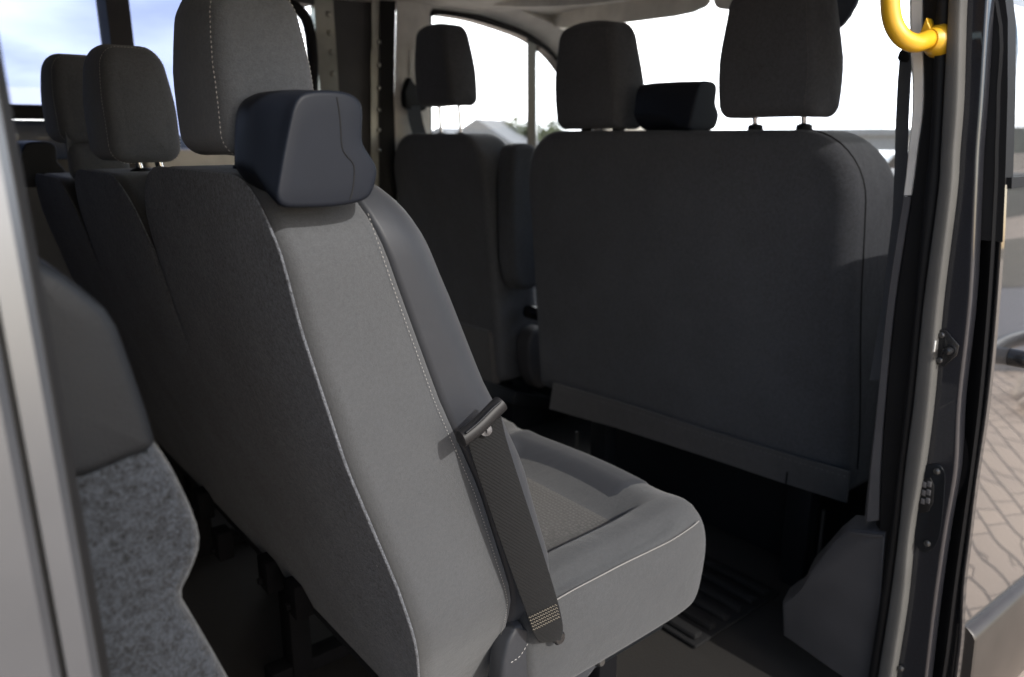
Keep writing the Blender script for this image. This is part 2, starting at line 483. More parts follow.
# ---------------------------------------------------------------- right B-pillar (rear face seen from outside)
ROWS = {  # image row: left trim L,R ; seal L ; lip L,R ; paint R ; gap R     (traced where they stand, at x = 1.2)
 -160: (914, 930, 944, 958, 972, 999, 1024),
   0: (908, 923, 936, 950, 963, 988, 1014),
  97: (911, 924, 932, 945, 960, 982, 1006),
 150: (907, 918, 929, 942, 956, 978, 1002),
 195: (902, 912, 924, 939, 953, 976, 1000),
 300: (886, 896, 915, 925, 940, 971, 1000),
 400: (876, 886, 905, 915, 931, 960, 990),
 470: (868, 881, 897, 906, 922, 956, 979),
 530: (862, 879, 890, 900, 912, 946, 965),
 600: (856, 874, 880, 891, 905, 936, 958),
 677: (848, 868, 868, 879, 893, 927, 956),
 760: (838, 860, 856, 867, 881, 918, 950)}
def prow(y, i, x=1.2): return at(ROWS[y][i], y, 'x', x)
ys = sorted(ROWS)
XP = 1.2
# painted rear face, outer rounding, returning forward
def pill_ring(y):
    a = prow(y, 4); b = prow(y, 5)
    yo = b.y
    return [V((XP+.012, a.y+.03, a.z)), V((XP+.002, a.y+.001, a.z)), V((XP, a.y-.002, a.z)), V((XP, a.y*.7+yo*.3, a.z)), V((XP, yo+.006, b.z)), V((XP, yo+.0038, b.z)), V((XP+.0003, yo+.0025, b.z)), V((XP+.001, yo+.0012, b.z)), V((XP+.0025, yo+.0003, b.z)), V((XP+.005, yo, b.z)), V((XP+.02, yo, b.z)), V((XP+.06, yo+.012, b.z)), V((XP+.06, a.y+.03, a.z))]
bm = bmesh.new(); 
dense = []
def lerp_rings(ringfn, n=5):
    base = [ringfn(y) for y in ys]; cols = list(zip(*base)); sp = [spline(c, n) for c in cols]
    return [list(r) for r in zip(*sp)]
quadstrip(bm, lerp_rings(pill_ring)); pillar = vp('door_pillar', bm, M['paint'], angle=35)
# black gap / shut face between pillar and front door
def gap_ring(y):
    b = prow(y, 5); g = at(ROWS[y][6]+6, y, 'x', 1.235)
    gy = max(g.y+.006, yb(g.z)+.019)
    return [V((1.262, b.y+.02, b.z)), V((1.25, b.y, b.z)), V((1.234, gy+.004, g.z)), V((1.236, gy, g.z)), V((1.30, gy+.004, g.z)), V((1.30, b.y+.03, b.z))]
bm = bmesh.new(); quadstrip(bm, lerp_rings(gap_ring)); vp('shut_face', bm, M['rubber'])
# grey seal lip (round bead) and its black carrier
def lip_ring(y):
    a = prow(y, 3, 1.185); b = prow(y, 4, 1.185); m = (a+b)/2; h = abs(a.y-b.y)/2
    return [V((1.190 - .012*max(0, math.cos(t))**.16, m.y - h*math.sin(t), m.z)) for t in [R(x) for x in (-90, -78, -62, -45, -20, 0, 20, 45, 62, 78, 90)]] + [V((1.205, b.y, m.z)), V((1.205, a.y, m.z))]
bm = bmesh.new(); quadstrip(bm, lerp_rings(lip_ring)); vp('door_seal', bm, M['lip'], angle=35)
def car_ring(y):
    a = prow(y, 2, 1.19); b = prow(y, 3, 1.19)
    return [V((1.21, a.y, a.z)), V((1.192, a.y, a.z)), V((1.186, a.y-.003, a.z)), V((1.186, (a.y+b.y)/2, a.z)), V((1.19, b.y, b.z)), V((1.21, b.y, b.z))]
bm = bmesh.new(); quadstrip(bm, lerp_rings(car_ring)); vp('seal_carrier', bm, M['rubber'], angle=70)
def blk_ring(y):
    a = prow(y, 1, 1.2); b = prow(y, 2, 1.2)
    return [V((1.23, a.y+.02, a.z)), V((1.204, a.y, a.z)), V((1.204, b.y-.004, b.z)), V((1.23, b.y-.004, b.z))]
bm = bmesh.new(); quadstrip(bm, lerp_rings(blk_ring)); vp('pillar_lining', bm, M['rubber'])
# inner trim strip: pale above, dark grey below
def trim_ring(y):
    a = at(ROWS[y][0], y, 'x', 1.21); b = at(ROWS[y][1], y, 'x', 1.21)
    return [V((1.215, a.y, a.z)), V((1.207, a.y*.7+b.y*.3, a.z)), V((1.206, b.y, b.z)), V((1.25, b.y, b.z)), V((1.26, a.y, a.z))]
tr = lerp_rings(trim_ring, 6)
cut = min(range(len(tr)), key=lambda i: abs(tr[i][0].z - at(905, 194, 'x', 1.21).z))
bm = bmesh.new(); quadstrip(bm, tr[:cut+1]); o = vp('pillar_trim', bm, M['greytrim']); o.data.materials[0] = M['beige']
o['label'] = 'pale beige upper pillar trim'
zb = at(870, 532, 'x', 1.21).z
lo = [[p + V((0, 0, -.002)) for p in tr[cut]]] + [r for r in tr[cut+1:] if r[0].z > zb]
bm = bmesh.new(); quadstrip(bm, lo); vp('pillar_trim', bm, M['greytrim'])['label'] = 'dark grey lower pillar trim'
# lower bulkhead trim beside the step
low = [(850, 529), (886, 533), (874, 700), (783, 636), (782, 603), (791, 596), (805, 590), (808, 572), (836, 541)]
bm = bmesh.new(); prism(bm, [at(px, py, 'x', 1.199) for px, py in low], (.06, .02, 0), .005); vp('step_trim', bm, M['step'])
bm = bmesh.new(); pq = [at(px, py, 'x', 1.1975) for px, py in [(850, 531), (884, 534), (884, 537), (849, 534)]]; prism(bm, pq, (-.004, 0, 0), .001, 2); vp('trim_edge', bm, M['step'])
# striker
st = bmesh.new()
pp = [(936, 333), (942, 329), (947, 330), (960, 345), (958, 355), (945, 366), (937, 364), (934, 358)]
prism(st, [at(px, py, 'x', 1.1975) for px, py in pp], (-.004, 0, 0), .0012, 2)
striker = link2('striker_plate', st, M['gloss'], pillar)
bm = bmesh.new()
p0 = at(951, 350, 'x', 1.193); tube(bm, [p0, p0+V((-.004, 0, 0)), p0+V((-.004, 0, 0)), p0+V((-.016, 0, 0)), p0+V((-.017, 0, 0))], [.008, .008, .0055, .0055, .004], 14)
link2('striker_pin', bm, M['gloss'], pillar)
for px, py in ((942, 335), (940, 360)):
    bm = bmesh.new(); p0 = at(px, py, 'x', 1.194); tube(bm, [p0, p0+V((-.003, 0, 0)), p0+V((-.004, 0, 0))], [.0042, .0042, .003], 12); link2('bolt', bm, M['steel'], pillar)
bm = bmesh.new(); a = at(935, 346, 'x', 1.176); box(bm, a+V((0, -.0012, -.0085)), a+V((-.003, .0012, .0085)), .0008); link2('striker_slot', bm, M['wallw'], pillar)
# contact plate with its rounded outline
pl = [(917, 466), (938, 463), (944, 468), (946, 480), (941, 535), (934, 549), (926, 553), (918, 549), (914, 538)]
bm = bmesh.new(); prism(bm, chaikin([at(px, py, 'x', 1.199) for px, py in pl], 2), (-.0022, 0, 0), .0015, 3); plate = link2('contact_plate', bm, M['black'], pillar)
bm = bmesh.new(); prism(bm, chaikin([at(px, py, 'x', 1.1970) for px, py in [(919, 479), (935, 477), (933, 511), (917, 513)]], 1), (-.002, 0, 0), .001, 2); link2('contact_block', bm, M['rubber'], pillar)
bm = bmesh.new()
for r_ in range(3):
    for c_ in range(2):
        p = at(924.6+c_*5 - r_*.8, 484.5+r_*8.3 - c_*.5, 'x', 1.1949); box(bm, p+V((0, -.0031, -.0046)), p+V((-.0015, .0031, .0046)), .0006)
link2('contact_pad', bm, M['greytrim'], pillar)
for px, py in ((937.5, 471), (928, 543), (901, 668)):
    bm = bmesh.new(); p0 = at(px, py, 'x', 1.1985); tube(bm, [p0, p0+V((-.004, 0, 0)), p0+V((-.0052, 0, 0))], [.0052, .0048, .003], 12); link2('screw', bm, M['steel'], pillar)
# yellow grab handle
hp = [at(893, -70, 'x', 1.10), at(891, -30, 'x', 1.10), at(890, 0, 'x', 1.10), at(893, 22, 'x', 1.105), at(902, 37, 'x', 1.115), at(914, 43, 'x', 1.135), at(924, 41, 'x', 1.16), at(935, 36, 'x', 1.2)]
bm = bmesh.new(); tube(bm, spline(hp, 8), .0125, 16); gh = vp('grab_handle', bm, M['yellow']); gh['label'] = 'bright yellow tubular grab handle'
p0 = at(926, 40, 'x', 1.17)
bm = bmesh.new(); tube(bm, [p0+V((.005, -.002, 0)), p0+V((.02, -.006, 0)), p0+V((.03, -.01, 0))], [.015, .023, .024], 16); link2('handle_flange', bm, M['yellow'], gh)
bm = bmesh.new(); p1 = at(925, 27, 'x', 1.175); prism(bm, [p1+V((0, .008, -.012)), p1+V((0, .0, .012)), p1+V((0, -.012, -.012))], (.02, 0, 0), .001); link2('bracket', bm, M['yellow'], gh)
# passenger seat belt hanging at the pillar
bm = bmesh.new()
bl = [(906, 57), (904, 80), (902, 120), (901, 165), (899, 215), (889, 300), (876, 380)]
quadstrip(bm, [[at(px-6.5, py, 'x', 1.33), at(px+7, py, 'x', 1.31), at(px+7, py, 'x', 1.312), at(px-6.5, py, 'x', 1.332)] for px, py in bl]); sb = vp('seat_belt', bm, M['belt2'])
bm = bmesh.new(); prism(bm, chaikin([at(px, py, 'x', 1.325) for px, py in [(899, 62), (903, 49), (912, 50), (913, 63)]], 1), (-.012, 0, 0), .003); link2('belt_guide', bm, M['black'], sb)

# ---------------------------------------------------------------- right front door (outside seen at a grazing angle)
door = None
zd = [-.33, -.2, -.05, .05, .12, .18, .22, .26, .34, .42, .5, .6, .7, .78, .84, .93]
def dout(z):   # crease low on the door
    return yb(z) + .012 + .0025*math.exp(-((z-.50)/.09)**2) - .008*sm(.33, .2, z)
def dring(z, x0=1.236, x1=2.42):
    y = dout(z)
    return [V((x0+.012, y+.012, z)), V((x0+.002, y+.003, z)), V((x0, y-.001, z)), V((x0+.004, y-.0035, z)), V((x0+.05, y-.004, z)), V((1.6, y-.006, z)), V((2.0, y-.004, z)), V((x1, y+.004, z)), V((x1, y+.05, z)), V((x0+.03, y+.05, z))]
bm = bmesh.new()
zz = [zd[0]+(zd[-1]-zd[0])*k/44 for k in range(45)]
quadstrip(bm, [dring(z) for z in zz]); door = vp('front_door', bm, M['doorpaint'], angle=14)
# window frame and glass of that door
def fr(xa, za, xb, zb, w=.02, t=.03):
    return
bm = bmesh.new()
rear = [.85, .95, 1.05, 1.15, 1.25, 1.33]
quadstrip(bm, [[V((1.236, dout(z)-.002, z)), V((1.262, dout(z)-.003, z)), V((1.262, dout(z)+.04, z)), V((1.236, dout(z)+.04, z))] for z in rear]); link2('window_frame', bm, M['rubber'], door)
bm = bmesh.new(); quadstrip(bm, [[V((1.24, dout(z)-.001, z)), V((x1, dout(z)-.001, z)), V((x1, dout(z)+.04, z)), V((1.24, dout(z)+.04, z))] for z, x1 in ((1.19, 2.16), (1.28, 2.06), (1.36, 1.98))]); link2('window_frame', bm, M['gloss'], door)  # top bar, out of view, made deep to keep sun off the headrest
bm = bmesh.new(); tube(bm, [V((2.42, .43, .86)), V((2.25, .46, 1.1)), V((1.99, .515, 1.335))], .02, 8); link2('window_frame', bm, M['gloss'], door)
bm = bmesh.new()
gl = []
for z in (.935, .97, 1.05, 1.12, 1.16, 1.195):
    x1 = interp([(.86, 2.40), (1.1, 2.24), (1.33, 1.99)], z)
    gl.append([V((1.255, dout(z)+.001, z)), V((1.7, dout(z)+.001, z)), V((x1, dout(z)+.001, z))])
quadstrip(bm, gl, False, False); link2('window_pane', bm, M['tint2'], door)
# dark rail below the glass, moulding, handle
bm = bmesh.new(); quadstrip(bm, [[V((1.24, dout(z)-.009, z)), V((2.41, dout(z)-.006, z)), V((2.41, dout(z)+.01, z)), V((1.24, dout(z)+.01, z))] for z in (.925, .93, .94)]); link2('window_rail', bm, M['rubber'], door)
bm = bmesh.new()
mr = []
for z, d in ((.222, -.006), (.214, -.016), (.205, -.02), (.12, -.021), (.02, -.02), (.0, -.006)):
    mr.append([V((1.243, dout(z)+d+.003, z+.012)), V((1.248, dout(z)+d, z+.012)), V((2.42, dout(z)+d, z-.022)), V((2.42, dout(z)+.01, z-.022)), V((1.243, dout(z)+.01, z+.012))])
quadstrip(bm, mr); link2('side_moulding', bm, M['mould'], door)
bm = bmesh.new(); hz = .672
tube(bm, spline([V((1.295, dout(hz)-.004, hz)), V((1.297, dout(hz)-.03, hz)), V((1.31, dout(hz)-.042, hz)), V((1.40, dout(hz)-.046, hz+.002)), V((1.47, dout(hz)-.036, hz)), V((1.485, dout(hz)-.004, hz))], 6), .0135, 12)
link2('handle', bm, M['gloss'], door)
# wing ahead of the door and nose
bm = bmesh.new(); quadstrip(bm, [[V((2.426, yb(z)+.014, z)), V((3.0, yb(z)+.05, z)), V((3.5, yb(z)+.25, z)), V((3.5, yb(z)+.3, z)), V((2.426, yb(z)+.07, z))] for z in (-.33, -.1, .1, .3, .5, .7, .8)]); vp('front_wing', bm, M['paint'])
bm = bmesh.new()
quadstrip(bm, [[V((2.95, .5, .84)), V((2.95, 2.45, .84)), V((2.95, 2.45, .80)), V((2.95, .5, .80))], [V((3.3, .6, .74)), V((3.3, 2.35, .74)), V((3.3, 2.35, .70)), V((3.3, .6, .70))], [V((3.6, .8, .5)), V((3.6, 2.1, .5)), V((3.58, 2.1, .48)), V((3.58, .8, .48))]]); vp('bonnet', bm, M['paint'])
bm = bmesh.new(); box(bm, (3.0, .5, -.3), (3.5, 2.45, .6), .05); vp('nose', bm, M['paint'])
# windscreen, dash
WS = [(2.33, 1.475), (2.5, 1.35), (2.72, 1.15), (2.95, .885)]
bm = bmesh.new()
rg = []
for x, z in WS:
    rg.append([V((x - .10*((y-1.475)/.95)**2, y, z)) for y in (.56 if z > 1.3 else .48, .8, 1.1, 1.475, 1.85, 2.15, 2.42 if z > 1.3 else 2.47)])
quadstrip(bm, rg, False, False); vp('windscreen', bm, M['clear'])
bm = bmesh.new()
dsec = [(2.93, .872), (2.7, .885), (2.45, .88), (2.30, .84), (2.24, .76), (2.26, .62), (2.36, .5), (2.5, .3), (2.6, 0), (2.93, 0)]
quadstrip(bm, [[V((x, y, z)) for x, z in dsec] for y in (.5, 1.0, 1.2, 1.475, 2.0, 2.46)]); dash = vp('dashboard', bm, M['greytrim'])
bm = bmesh.new(); o_ = [at(px, py, 'x', 2.24) for px, py in [(880, 196), (888, 190), (902, 191), (903, 214), (890, 216), (884, 212)]]
prism(bm, chaikin(o_, 1), (.06, 0, 0), 0); link2('dash_pocket', bm, M['dark'], dash)
bm = bmesh.new(); quadstrip(bm, [[at(875, 222, 'x', 2.215), at(912, 219, 'x', 2.215), at(912, 222, 'x', 2.225), at(875, 225, 'x', 2.225)], [at(875, 226, 'x', 2.215), at(912, 223, 'x', 2.215), at(912, 226, 'x', 2.225), at(875, 229, 'x', 2.225)]]); link2('dash_ledge', bm, M['plastic'], dash)

# ---------------------------------------------------------------- left wall with its windows
def wp(px, py, y=WL): return at(px, py, 'y', y)
bm = bmesh.new(); box(bm, (-1.8, 2.50, 0), (1.19, 2.56, .93)); vp('left_lining', bm, M['dkpanel'])
bm = bmesh.new(); box(bm, (-1.8, 2.485, .93), (.60, 2.56, 1.035), .01); vp('window_ledge', bm, M['bluepanel'])
bm = bmesh.new(); box(bm, (-1.8, 2.47, 1.037), (.60, 2.56, 1.075), .008); vp('window_ledge', bm, M['black'])
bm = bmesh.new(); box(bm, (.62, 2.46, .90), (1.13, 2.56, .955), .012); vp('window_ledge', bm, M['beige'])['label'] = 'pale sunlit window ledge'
bm = bmesh.new(); box(bm, (-1.8, 2.50, 1.405), (1.20, 2.57, 1.45)); vp('window_header', bm, M['dkpanel'])
bm = bmesh.new(); quadstrip(bm, [[V((.565, 2.46, z)), V((.625, 2.46, z)), V((.63, 2.55, z)), V((.56, 2.55, z))] for z in (.93, 1.2, 1.43)]); vp('window_bar', bm, M['dkpanel'])
for x0, x1, z0 in ((-.5, .56, 1.07), (-1.75, -.58, 1.07), (.63, 1.14, .95)):
    bm = bmesh.new(); quadstrip(bm, [[V((x0, 2.545, z0)), V((x1, 2.545, z0))], [V((x0, 2.54, 1.42)), V((x1, 2.54, 1.42))]], False, False); vp('side_window', bm, M['tint'])
# black rounded seal at the window's front edge
bm = bmesh.new(); sp = spline([V((1.10, 2.49, 1.40)), V((1.16, 2.49, 1.36)), V((1.175, 2.49, 1.25)), V((1.165, 2.49, 1.1)), V((1.16, 2.49, .90))], 8); tube(bm, sp, .019, 10); vp('window_seal', bm, M['rubber'])
# exposed flanges and panel
bm = bmesh.new(); quadstrip(bm, [[wp(px0, y), wp(px1, y), wp(px1, y)+V((0, .03, 0)), wp(px0, y)+V((0, .03, 0))] for y, px0, px1 in ((-40, 313, 331), (0, 314, 333), (60, 317, 337), (95, 321, 339), (180, 326, 343))]); fl = vp('door_flange', bm, M['metal'])
for py in (14, 33, 52, 74):
    bm = bmesh.new(); p = wp(327+py*.08, py); tube(bm, [p, p+V((0, -.004, 0)), p+V((0, -.006, 0))], [.010, .008, .004], 10); link2('spot_weld', bm, M['metal'], fl)
bm = bmesh.new(); quadstrip(bm, [[wp(px0, y, 2.52), wp(px1, y, 2.51), wp(px1, y, 2.53), wp(px0, y, 2.55)] for y, px0, px1 in ((-40, 330, 372), (0, 332, 374), (100, 338, 371), (230, 350, 372), (420, 370, 395))]); vp('pillar_panel', bm, M['dkpanel'])
bm = bmesh.new(); quadstrip(bm, [[wp(px0, y, 2.485), wp(px1, y, 2.48), wp(px1, y, 2.52), wp(px0, y, 2.52)] for y, px0, px1 in ((-40, 371, 384), (0, 371.5, 383), (48, 372, 383), (52, 371, 381), (170, 371, 381), (260, 375, 384))]); fl = vp('door_flange', bm, M['metal'])
for py in (42, 65, 88, 110, 130, 150):
    bm = bmesh.new(); p = wp(379, py, 2.478); tube(bm, [p, p+V((0, -.003, 0)), p+V((0, -.005, 0))], [.009, .007, .004], 10); link2('spot_weld', bm, M['metal'], fl)
bm = bmesh.new(); quadstrip(bm, [[wp(px0, y, 2.475), wp(px1, y, 2.46), wp(px1, y, 2.52), wp(px0, y, 2.52)] for y, px0, px1 in ((-40, 380, 397), (0, 380, 396), (100, 379, 394), (230, 379, 398), (420, 392, 410))]); vp('door_seal', bm, M['rubber'])
bm = bmesh.new(); quadstrip(bm, [[wp(px0, y, 2.47), wp(px0+10, y, 2.455), wp(px1, y, 2.455), wp(px1, y, 2.53), wp(px0, y, 2.53)] for y, px0, px1 in ((-40, 398, 436), (0, 396, 433), (14, 396, 430), (100, 394, 430), (180, 395, 432), (300, 400, 440))]); bp = vp('pillar_trim', bm, M['beige'])
bp['label'] = 'pale beige pillar trim with belt mount behind the driver seat'
# belt mount and webbing
bm = bmesh.new(); prism(bm, chaikin([wp(*p, 2.44) for p in [(400, 97), (404, 78), (408, 78), (409, 88), (415, 84), (418, 95), (424, 108), (418, 112), (402, 110)]], 1), (0, -.03, 0), .006); bmnt = vp('belt_mount', bm, M['black'])
bm = bmesh.new(); quadstrip(bm, [[wp(px-7, py, 2.415), wp(px+7, py, 2.40), wp(px+7, py, 2.403), wp(px-7, py, 2.418)] for px, py in ((413, 106), (416, 122), (421, 140), (428, 180))]); link2('webbing', bm, M['belt2'], bmnt)
# driver's door: frame around the windows, lower door
arc = [(430, 15), (440, 14), (470, 19), (500, 28), (525, 38), (545, 52), (557, 66), (572, 88), (590, 115), (608, 150)]
A = [wp(px, py, 2.5) for px, py in arc]
bm = bmesh.new(); quadstrip(bm, [[p+V((0, -.02, .018)), p+V((.004, -.025, 0)), p+V((0, -.02, -.006)), p+V((0, .03, -.006)), p+V((0, .03, .018))] for p in spline(A, 5)]); dd = vp('driver_door_frame', bm, M['gloss'])
bm = bmesh.new(); quadstrip(bm, [[wp(527, y, 2.49), wp(536, y, 2.485), wp(537, y, 2.53), wp(527, y, 2.53)] for y in (38, 100, 200)]); vp('window_divider', bm, M['gloss'])
bm = bmesh.new(); quadstrip(bm, [[wp(426, y, 2.495), wp(432, y, 2.49), wp(432, y, 2.53), wp(426, y, 2.53)] for y in (14, 100, 200)]); vp('window_seal', bm, M['rubber'])
bm = bmesh.new(); vs_ = [bm.verts.new(p+V((0, .012, 0))) for p in A] + [bm.verts.new(V((2.75, 2.512, .80))), bm.verts.new(V((1.62, 2.512, .80)))]; bm.faces.new(vs_); vp('driver_window', bm, M['clear'])
bm = bmesh.new(); box(bm, (1.55, 2.47, 0), (2.9, 2.56, .80), .01); vp('driver_door', bm, M['greytrim'])
# A-pillar lining: fills between the door frame arc and the windscreen edge / roof
inner = []
for p in spline(A, 5):
    t = sm(1.6, 2.45, p.x)
    q = V((p.x+.02+.30*t*sm(2.0, 2.5, p.x), p.y-.13+.02*t, max(p.z+.055-.02*t, 0)))
    inner.append([p+V((0, -.012, .014)), p+V((.01, -.05, .035)), q, q+V((0, .04, .04)), p+V((0, .04, .03))])
bm = bmesh.new(); quadstrip(bm, inner); vp('pillar_lining', bm, M['beige'], angle=70)
bm = bmesh.new(); prism(bm, [V((1.46, 2.53, 1.428)), V((1.46, 2.49, 1.428)), V((1.46, 2.44, 1.450)), V((1.46, 2.50, 1.47))], (.60, 0, -.005), .004); vp('roof_rail_trim', bm, M['beige'])
# sun visors and mirror
def slab(pts, t, bev): 
    b = bmesh.new(); pts = [V(p) for p in pts]
    n = (pts[1]-pts[0]).cross(pts[2]-pts[0]).normalized(); prism(b, pts, n*t, bev, 4); return b
xv = 2.16
v1 = chaikin([at(540, 22, 'x', xv), at(560, 29, 'x', xv), at(620, 24, 'x', xv), at(716, 11, 'x', xv), at(706, -14, 'x', xv+.02), at(560, -2, 'x', xv+.02)], 2)
vp('sun_visor', slab(v1, .018, .006), M['beige'])
v2 = chaikin([at(716, 8, 'x', xv), at(730, 11, 'x', xv), at(790, 5, 'x', xv), at(862, -8, 'x', xv), at(850, -30, 'x', xv), at(715, -14, 'x', xv)], 2)
vp('sun_visor', slab(v2, .018, .006), M['beige'])
v3 = chaikin([at(470, 3, 'x', 1.85), at(530, 9, 'x', 1.85), at(640, 2, 'x', 1.85), at(640, -10, 'x', 1.85), at(480, -8, 'x', 1.85)], 2)
vp('overhead_shelf', slab(v3, .03, .006), M['beige'])
bm = bmesh.new(); prism(bm, chaikin([at(px, py, 'x', 2.4) for px, py in [(826, -30), (862, -30), (859, -2), (845, 22), (836, 30), (826, 20)]], 1), (.02, 0, 0), .004); vp('rear_view_mirror', bm, M['plastic'])
# small raised pad in the left trim
bm = bmesh.new(); prism(bm, [wp(px, py, 2.452) for px, py in [(409, 50), (417, 50), (417, 75), (409, 75)]], (0, -.004, 0), .002); link2('trim_cap', bm, M['beige'], bp)

# ---------------------------------------------------------------- step mat
mat_ = thing('rubber_step_mat', 'black ribbed rubber mat on the floor beside the grey step trim', 'floor mat', (1.25, .9, .0))
bm = bmesh.new(); box(bm, (1.12, .80, .004), (1.42, 1.10, .012), .003); link2('mat_base', bm, M['mat'], mat_)
bm = bmesh.new()
for k in range(6): box(bm, (1.13+k*.048, .81, .011), (1.155+k*.048, 1.09, .026), .006)
link2('raised_rib', bm, M['mat'], mat_)

# ================================================================== HEADREST
def headrest(parent, xc, yc, z0, z1, W, T, mat, thread, lean=.12, post=None, both=False):
    H = z1-z0; zm = (z0+z1)/2
    prof = rrect(-T/2, T/2, -H/2, H/2, (T*.26, T*.26, T*.30, T*.30), 7, .02)   # outline in x-z
    def fn(u, v, w):
        k = v/(H/2)
        wid = 1 - .19*sm(-.3, 1.15, k) - .05*sm(-.4, -1.1, k)                      # narrower at the top
        uu = u*(1 - .16*sm(0, 1, k))
        return V((xc + uu - lean*v + .006*math.cos(w/(W/2)*1.4)*(1 if u > 0 else -1), yc + w*wid, zm + v - .012*(abs(w)/(W/2))**2.5*(1 if v > 0 else .3)))
    bm = bmesh.new(); pillow(bm, prof, -W/2, W/2, .018, .018, fn, n=6, cap0=.004, cap1=.004, mid=5)
    h = link2('headrest', bm, mat, parent, angle=75)
    # seam around the near side panel
    for s in ((-1,) if not both else (-1, 1)):
        path = [fn(p.x, p.y, s*(W/2-.0165)) for p in inset2(prof, -.0006)]
        stitches('stitching', path+[path[0]], h, thread, step=.0042, ln=.0029, r=.00042)
    if post:
        for dy in (-.055, .055):
            bm = bmesh.new(); tube(bm, [V((xc+.02, yc+dy, post)), V((xc+.012, yc+dy, z0+.02))], .005, 10); link2('post', bm, M['chrome'], h)
            bm = bmesh.new(); tube(bm, [V((xc+.021, yc+dy, post-.01)), V((xc+.02, yc+dy, post+.006)), V((xc+.02, yc+dy, post+.009))], [.017, .015, .009], 14); link2('post_sleeve', bm, M['black'], h)
    return h

# ================================================================== SECOND ROW BENCH
b2 = thing('bench_seat', 'pale grey fabric three-seat bench with dark carpeted backs, next to the open side door', 'bench seat', (.5, 1.3, 0))
XR = [(.25, .44), (.33, .412), (.421, .386), (.543, .353), (.692, .304), (.835, .268), (.931, .250), (.99, .244)]   # rear edge (z -> x)
XF = [(.25, .53), (.394, .517), (.467, .508), (.624, .459), (.739, .410), (.858, .368), (.938, .341), (.99, .322)]  # side seam (z -> x)
def xr(z): return interp(XR, z)
def xf(z): return interp(XF, z)
TOPZ = .968
def seat_back(y0, y1, near, topz):
    out = rrect(y0, y1, .255, topz, (.03, .03, .125, .080 if near else .12), 8, .025)
    def fn(u, v, w):   # w 0..1 from rear edge to seam
        x = xr(v) + (xf(v)-xr(v))*w
        u2 = u + (.09*sm(.50, .24, v) if (near and u < y0+.25) else 0)*(1-(u-y0)/.25 if near else 0)
        return V((x, u2, v))
    # body
    bm = bmesh.new()
    T = .13
    def fb(u, v, w): return fn(u, v, w/T)
    pillow(bm, inset2(out, .0015), .0012, T, .021, .006, fb, n=7, mid=3)
    body = link2('backrest', bm, M['side'], b2, angle=60)
    # carpeted rear panel, its rounded edge standing slightly proud
    # front bolster beyond the seam
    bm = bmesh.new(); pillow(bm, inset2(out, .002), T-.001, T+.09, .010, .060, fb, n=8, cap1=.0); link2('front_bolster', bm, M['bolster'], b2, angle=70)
    if near:
        path = [fb(y0, z, T-.010) + V((0, -.0008, 0)) for z in [.93-.01*k for k in range(62)]]
        stitches('stitching', path, body, M['thread'], step=.0046, ln=.003, r=.00042)
        # welt where the carpet panel meets the side
    return fn
SP = .438
for i in range(3):
    seat_back(.62+i*SP, .62+i*SP+SP-.005, i == 0, (.966, .948, .925)[i])
def back_panel():
    tops = (.965, .947, .924); o = []
    ya, yz = .6232, .62+3*SP-.006
    o += [V((ya, .30)), V((ya+.012, .264)), V((ya+.04, .256))] + [V((ya+.04+(yz-ya-.08)*k/40, .256)) for k in range(1, 41)] + [V((yz-.012, .264)), V((yz, .30))]
    for i in (2, 1, 0):
        y0, y1, t = .62+i*SP+.0032, .62+i*SP+SP-.0055, tops[i]
        r0, r1 = (.078 if i == 0 else .12), .125
        lo1 = .30 if i == 2 else tops[i]-.14
        n_ = int((t-r1-lo1)/.02)
        o += [V((y1, lo1+(t-r1-lo1)*k/max(1, n_))) for k in range(1, n_+1)]
        o += [V((y1-r1+r1*math.cos(R(a)), t-r1+r1*math.sin(R(a)))) for a in range(0, 91, 10)]
        o += [V((y1-r1+(y0+r0-(y1-r1))*k/10, t)) for k in range(1, 10)]
        o += [V((y0+r0-r0*math.cos(R(a)), t-r0+r0*math.sin(R(a)))) for a in range(90, -1, -10)]
        lo0 = .30 if i == 0 else tops[i-1]-.14
        n_ = int((t-r0-lo0)/.02); o += [V((y0, t-r0-(t-r0-lo0)*k/max(1, n_))) for k in range(1, n_)]
    def f(u, v, w):
        w = w/.13
        u2 = u + (.09*sm(.50, .24, v)*max(0, 1-(u-.62)/.25) if u < .87 else 0)
        q = 0
        for i in (1, 2): q = max(q, math.exp(-((u-(.62+i*SP-.003))/.008)**2)*sm(.74, .84, v))
        return V((xr(v) + (xf(v)-xr(v))*w + .006*q, u2, v))
    bm = bmesh.new(); pillow(bm, o, -.0024, .0006, .002, .0004, f, n=5, cap0=.004); link2('back_panel', bm, M['back'], b2, angle=70)
back_panel()
HX = .287
for px, pb, pt, tz in ((247, 154, -20, .962), (135, 160, 41, .942), (83, 142, 50, .918)):
    a_ = at(px, pb, 'x', HX); headrest(b2, HX, a_.y, a_.z, at(px, pt, 'x', HX).z, .155, .084, M['head'], M['thread3'], lean=.02, post=tz)
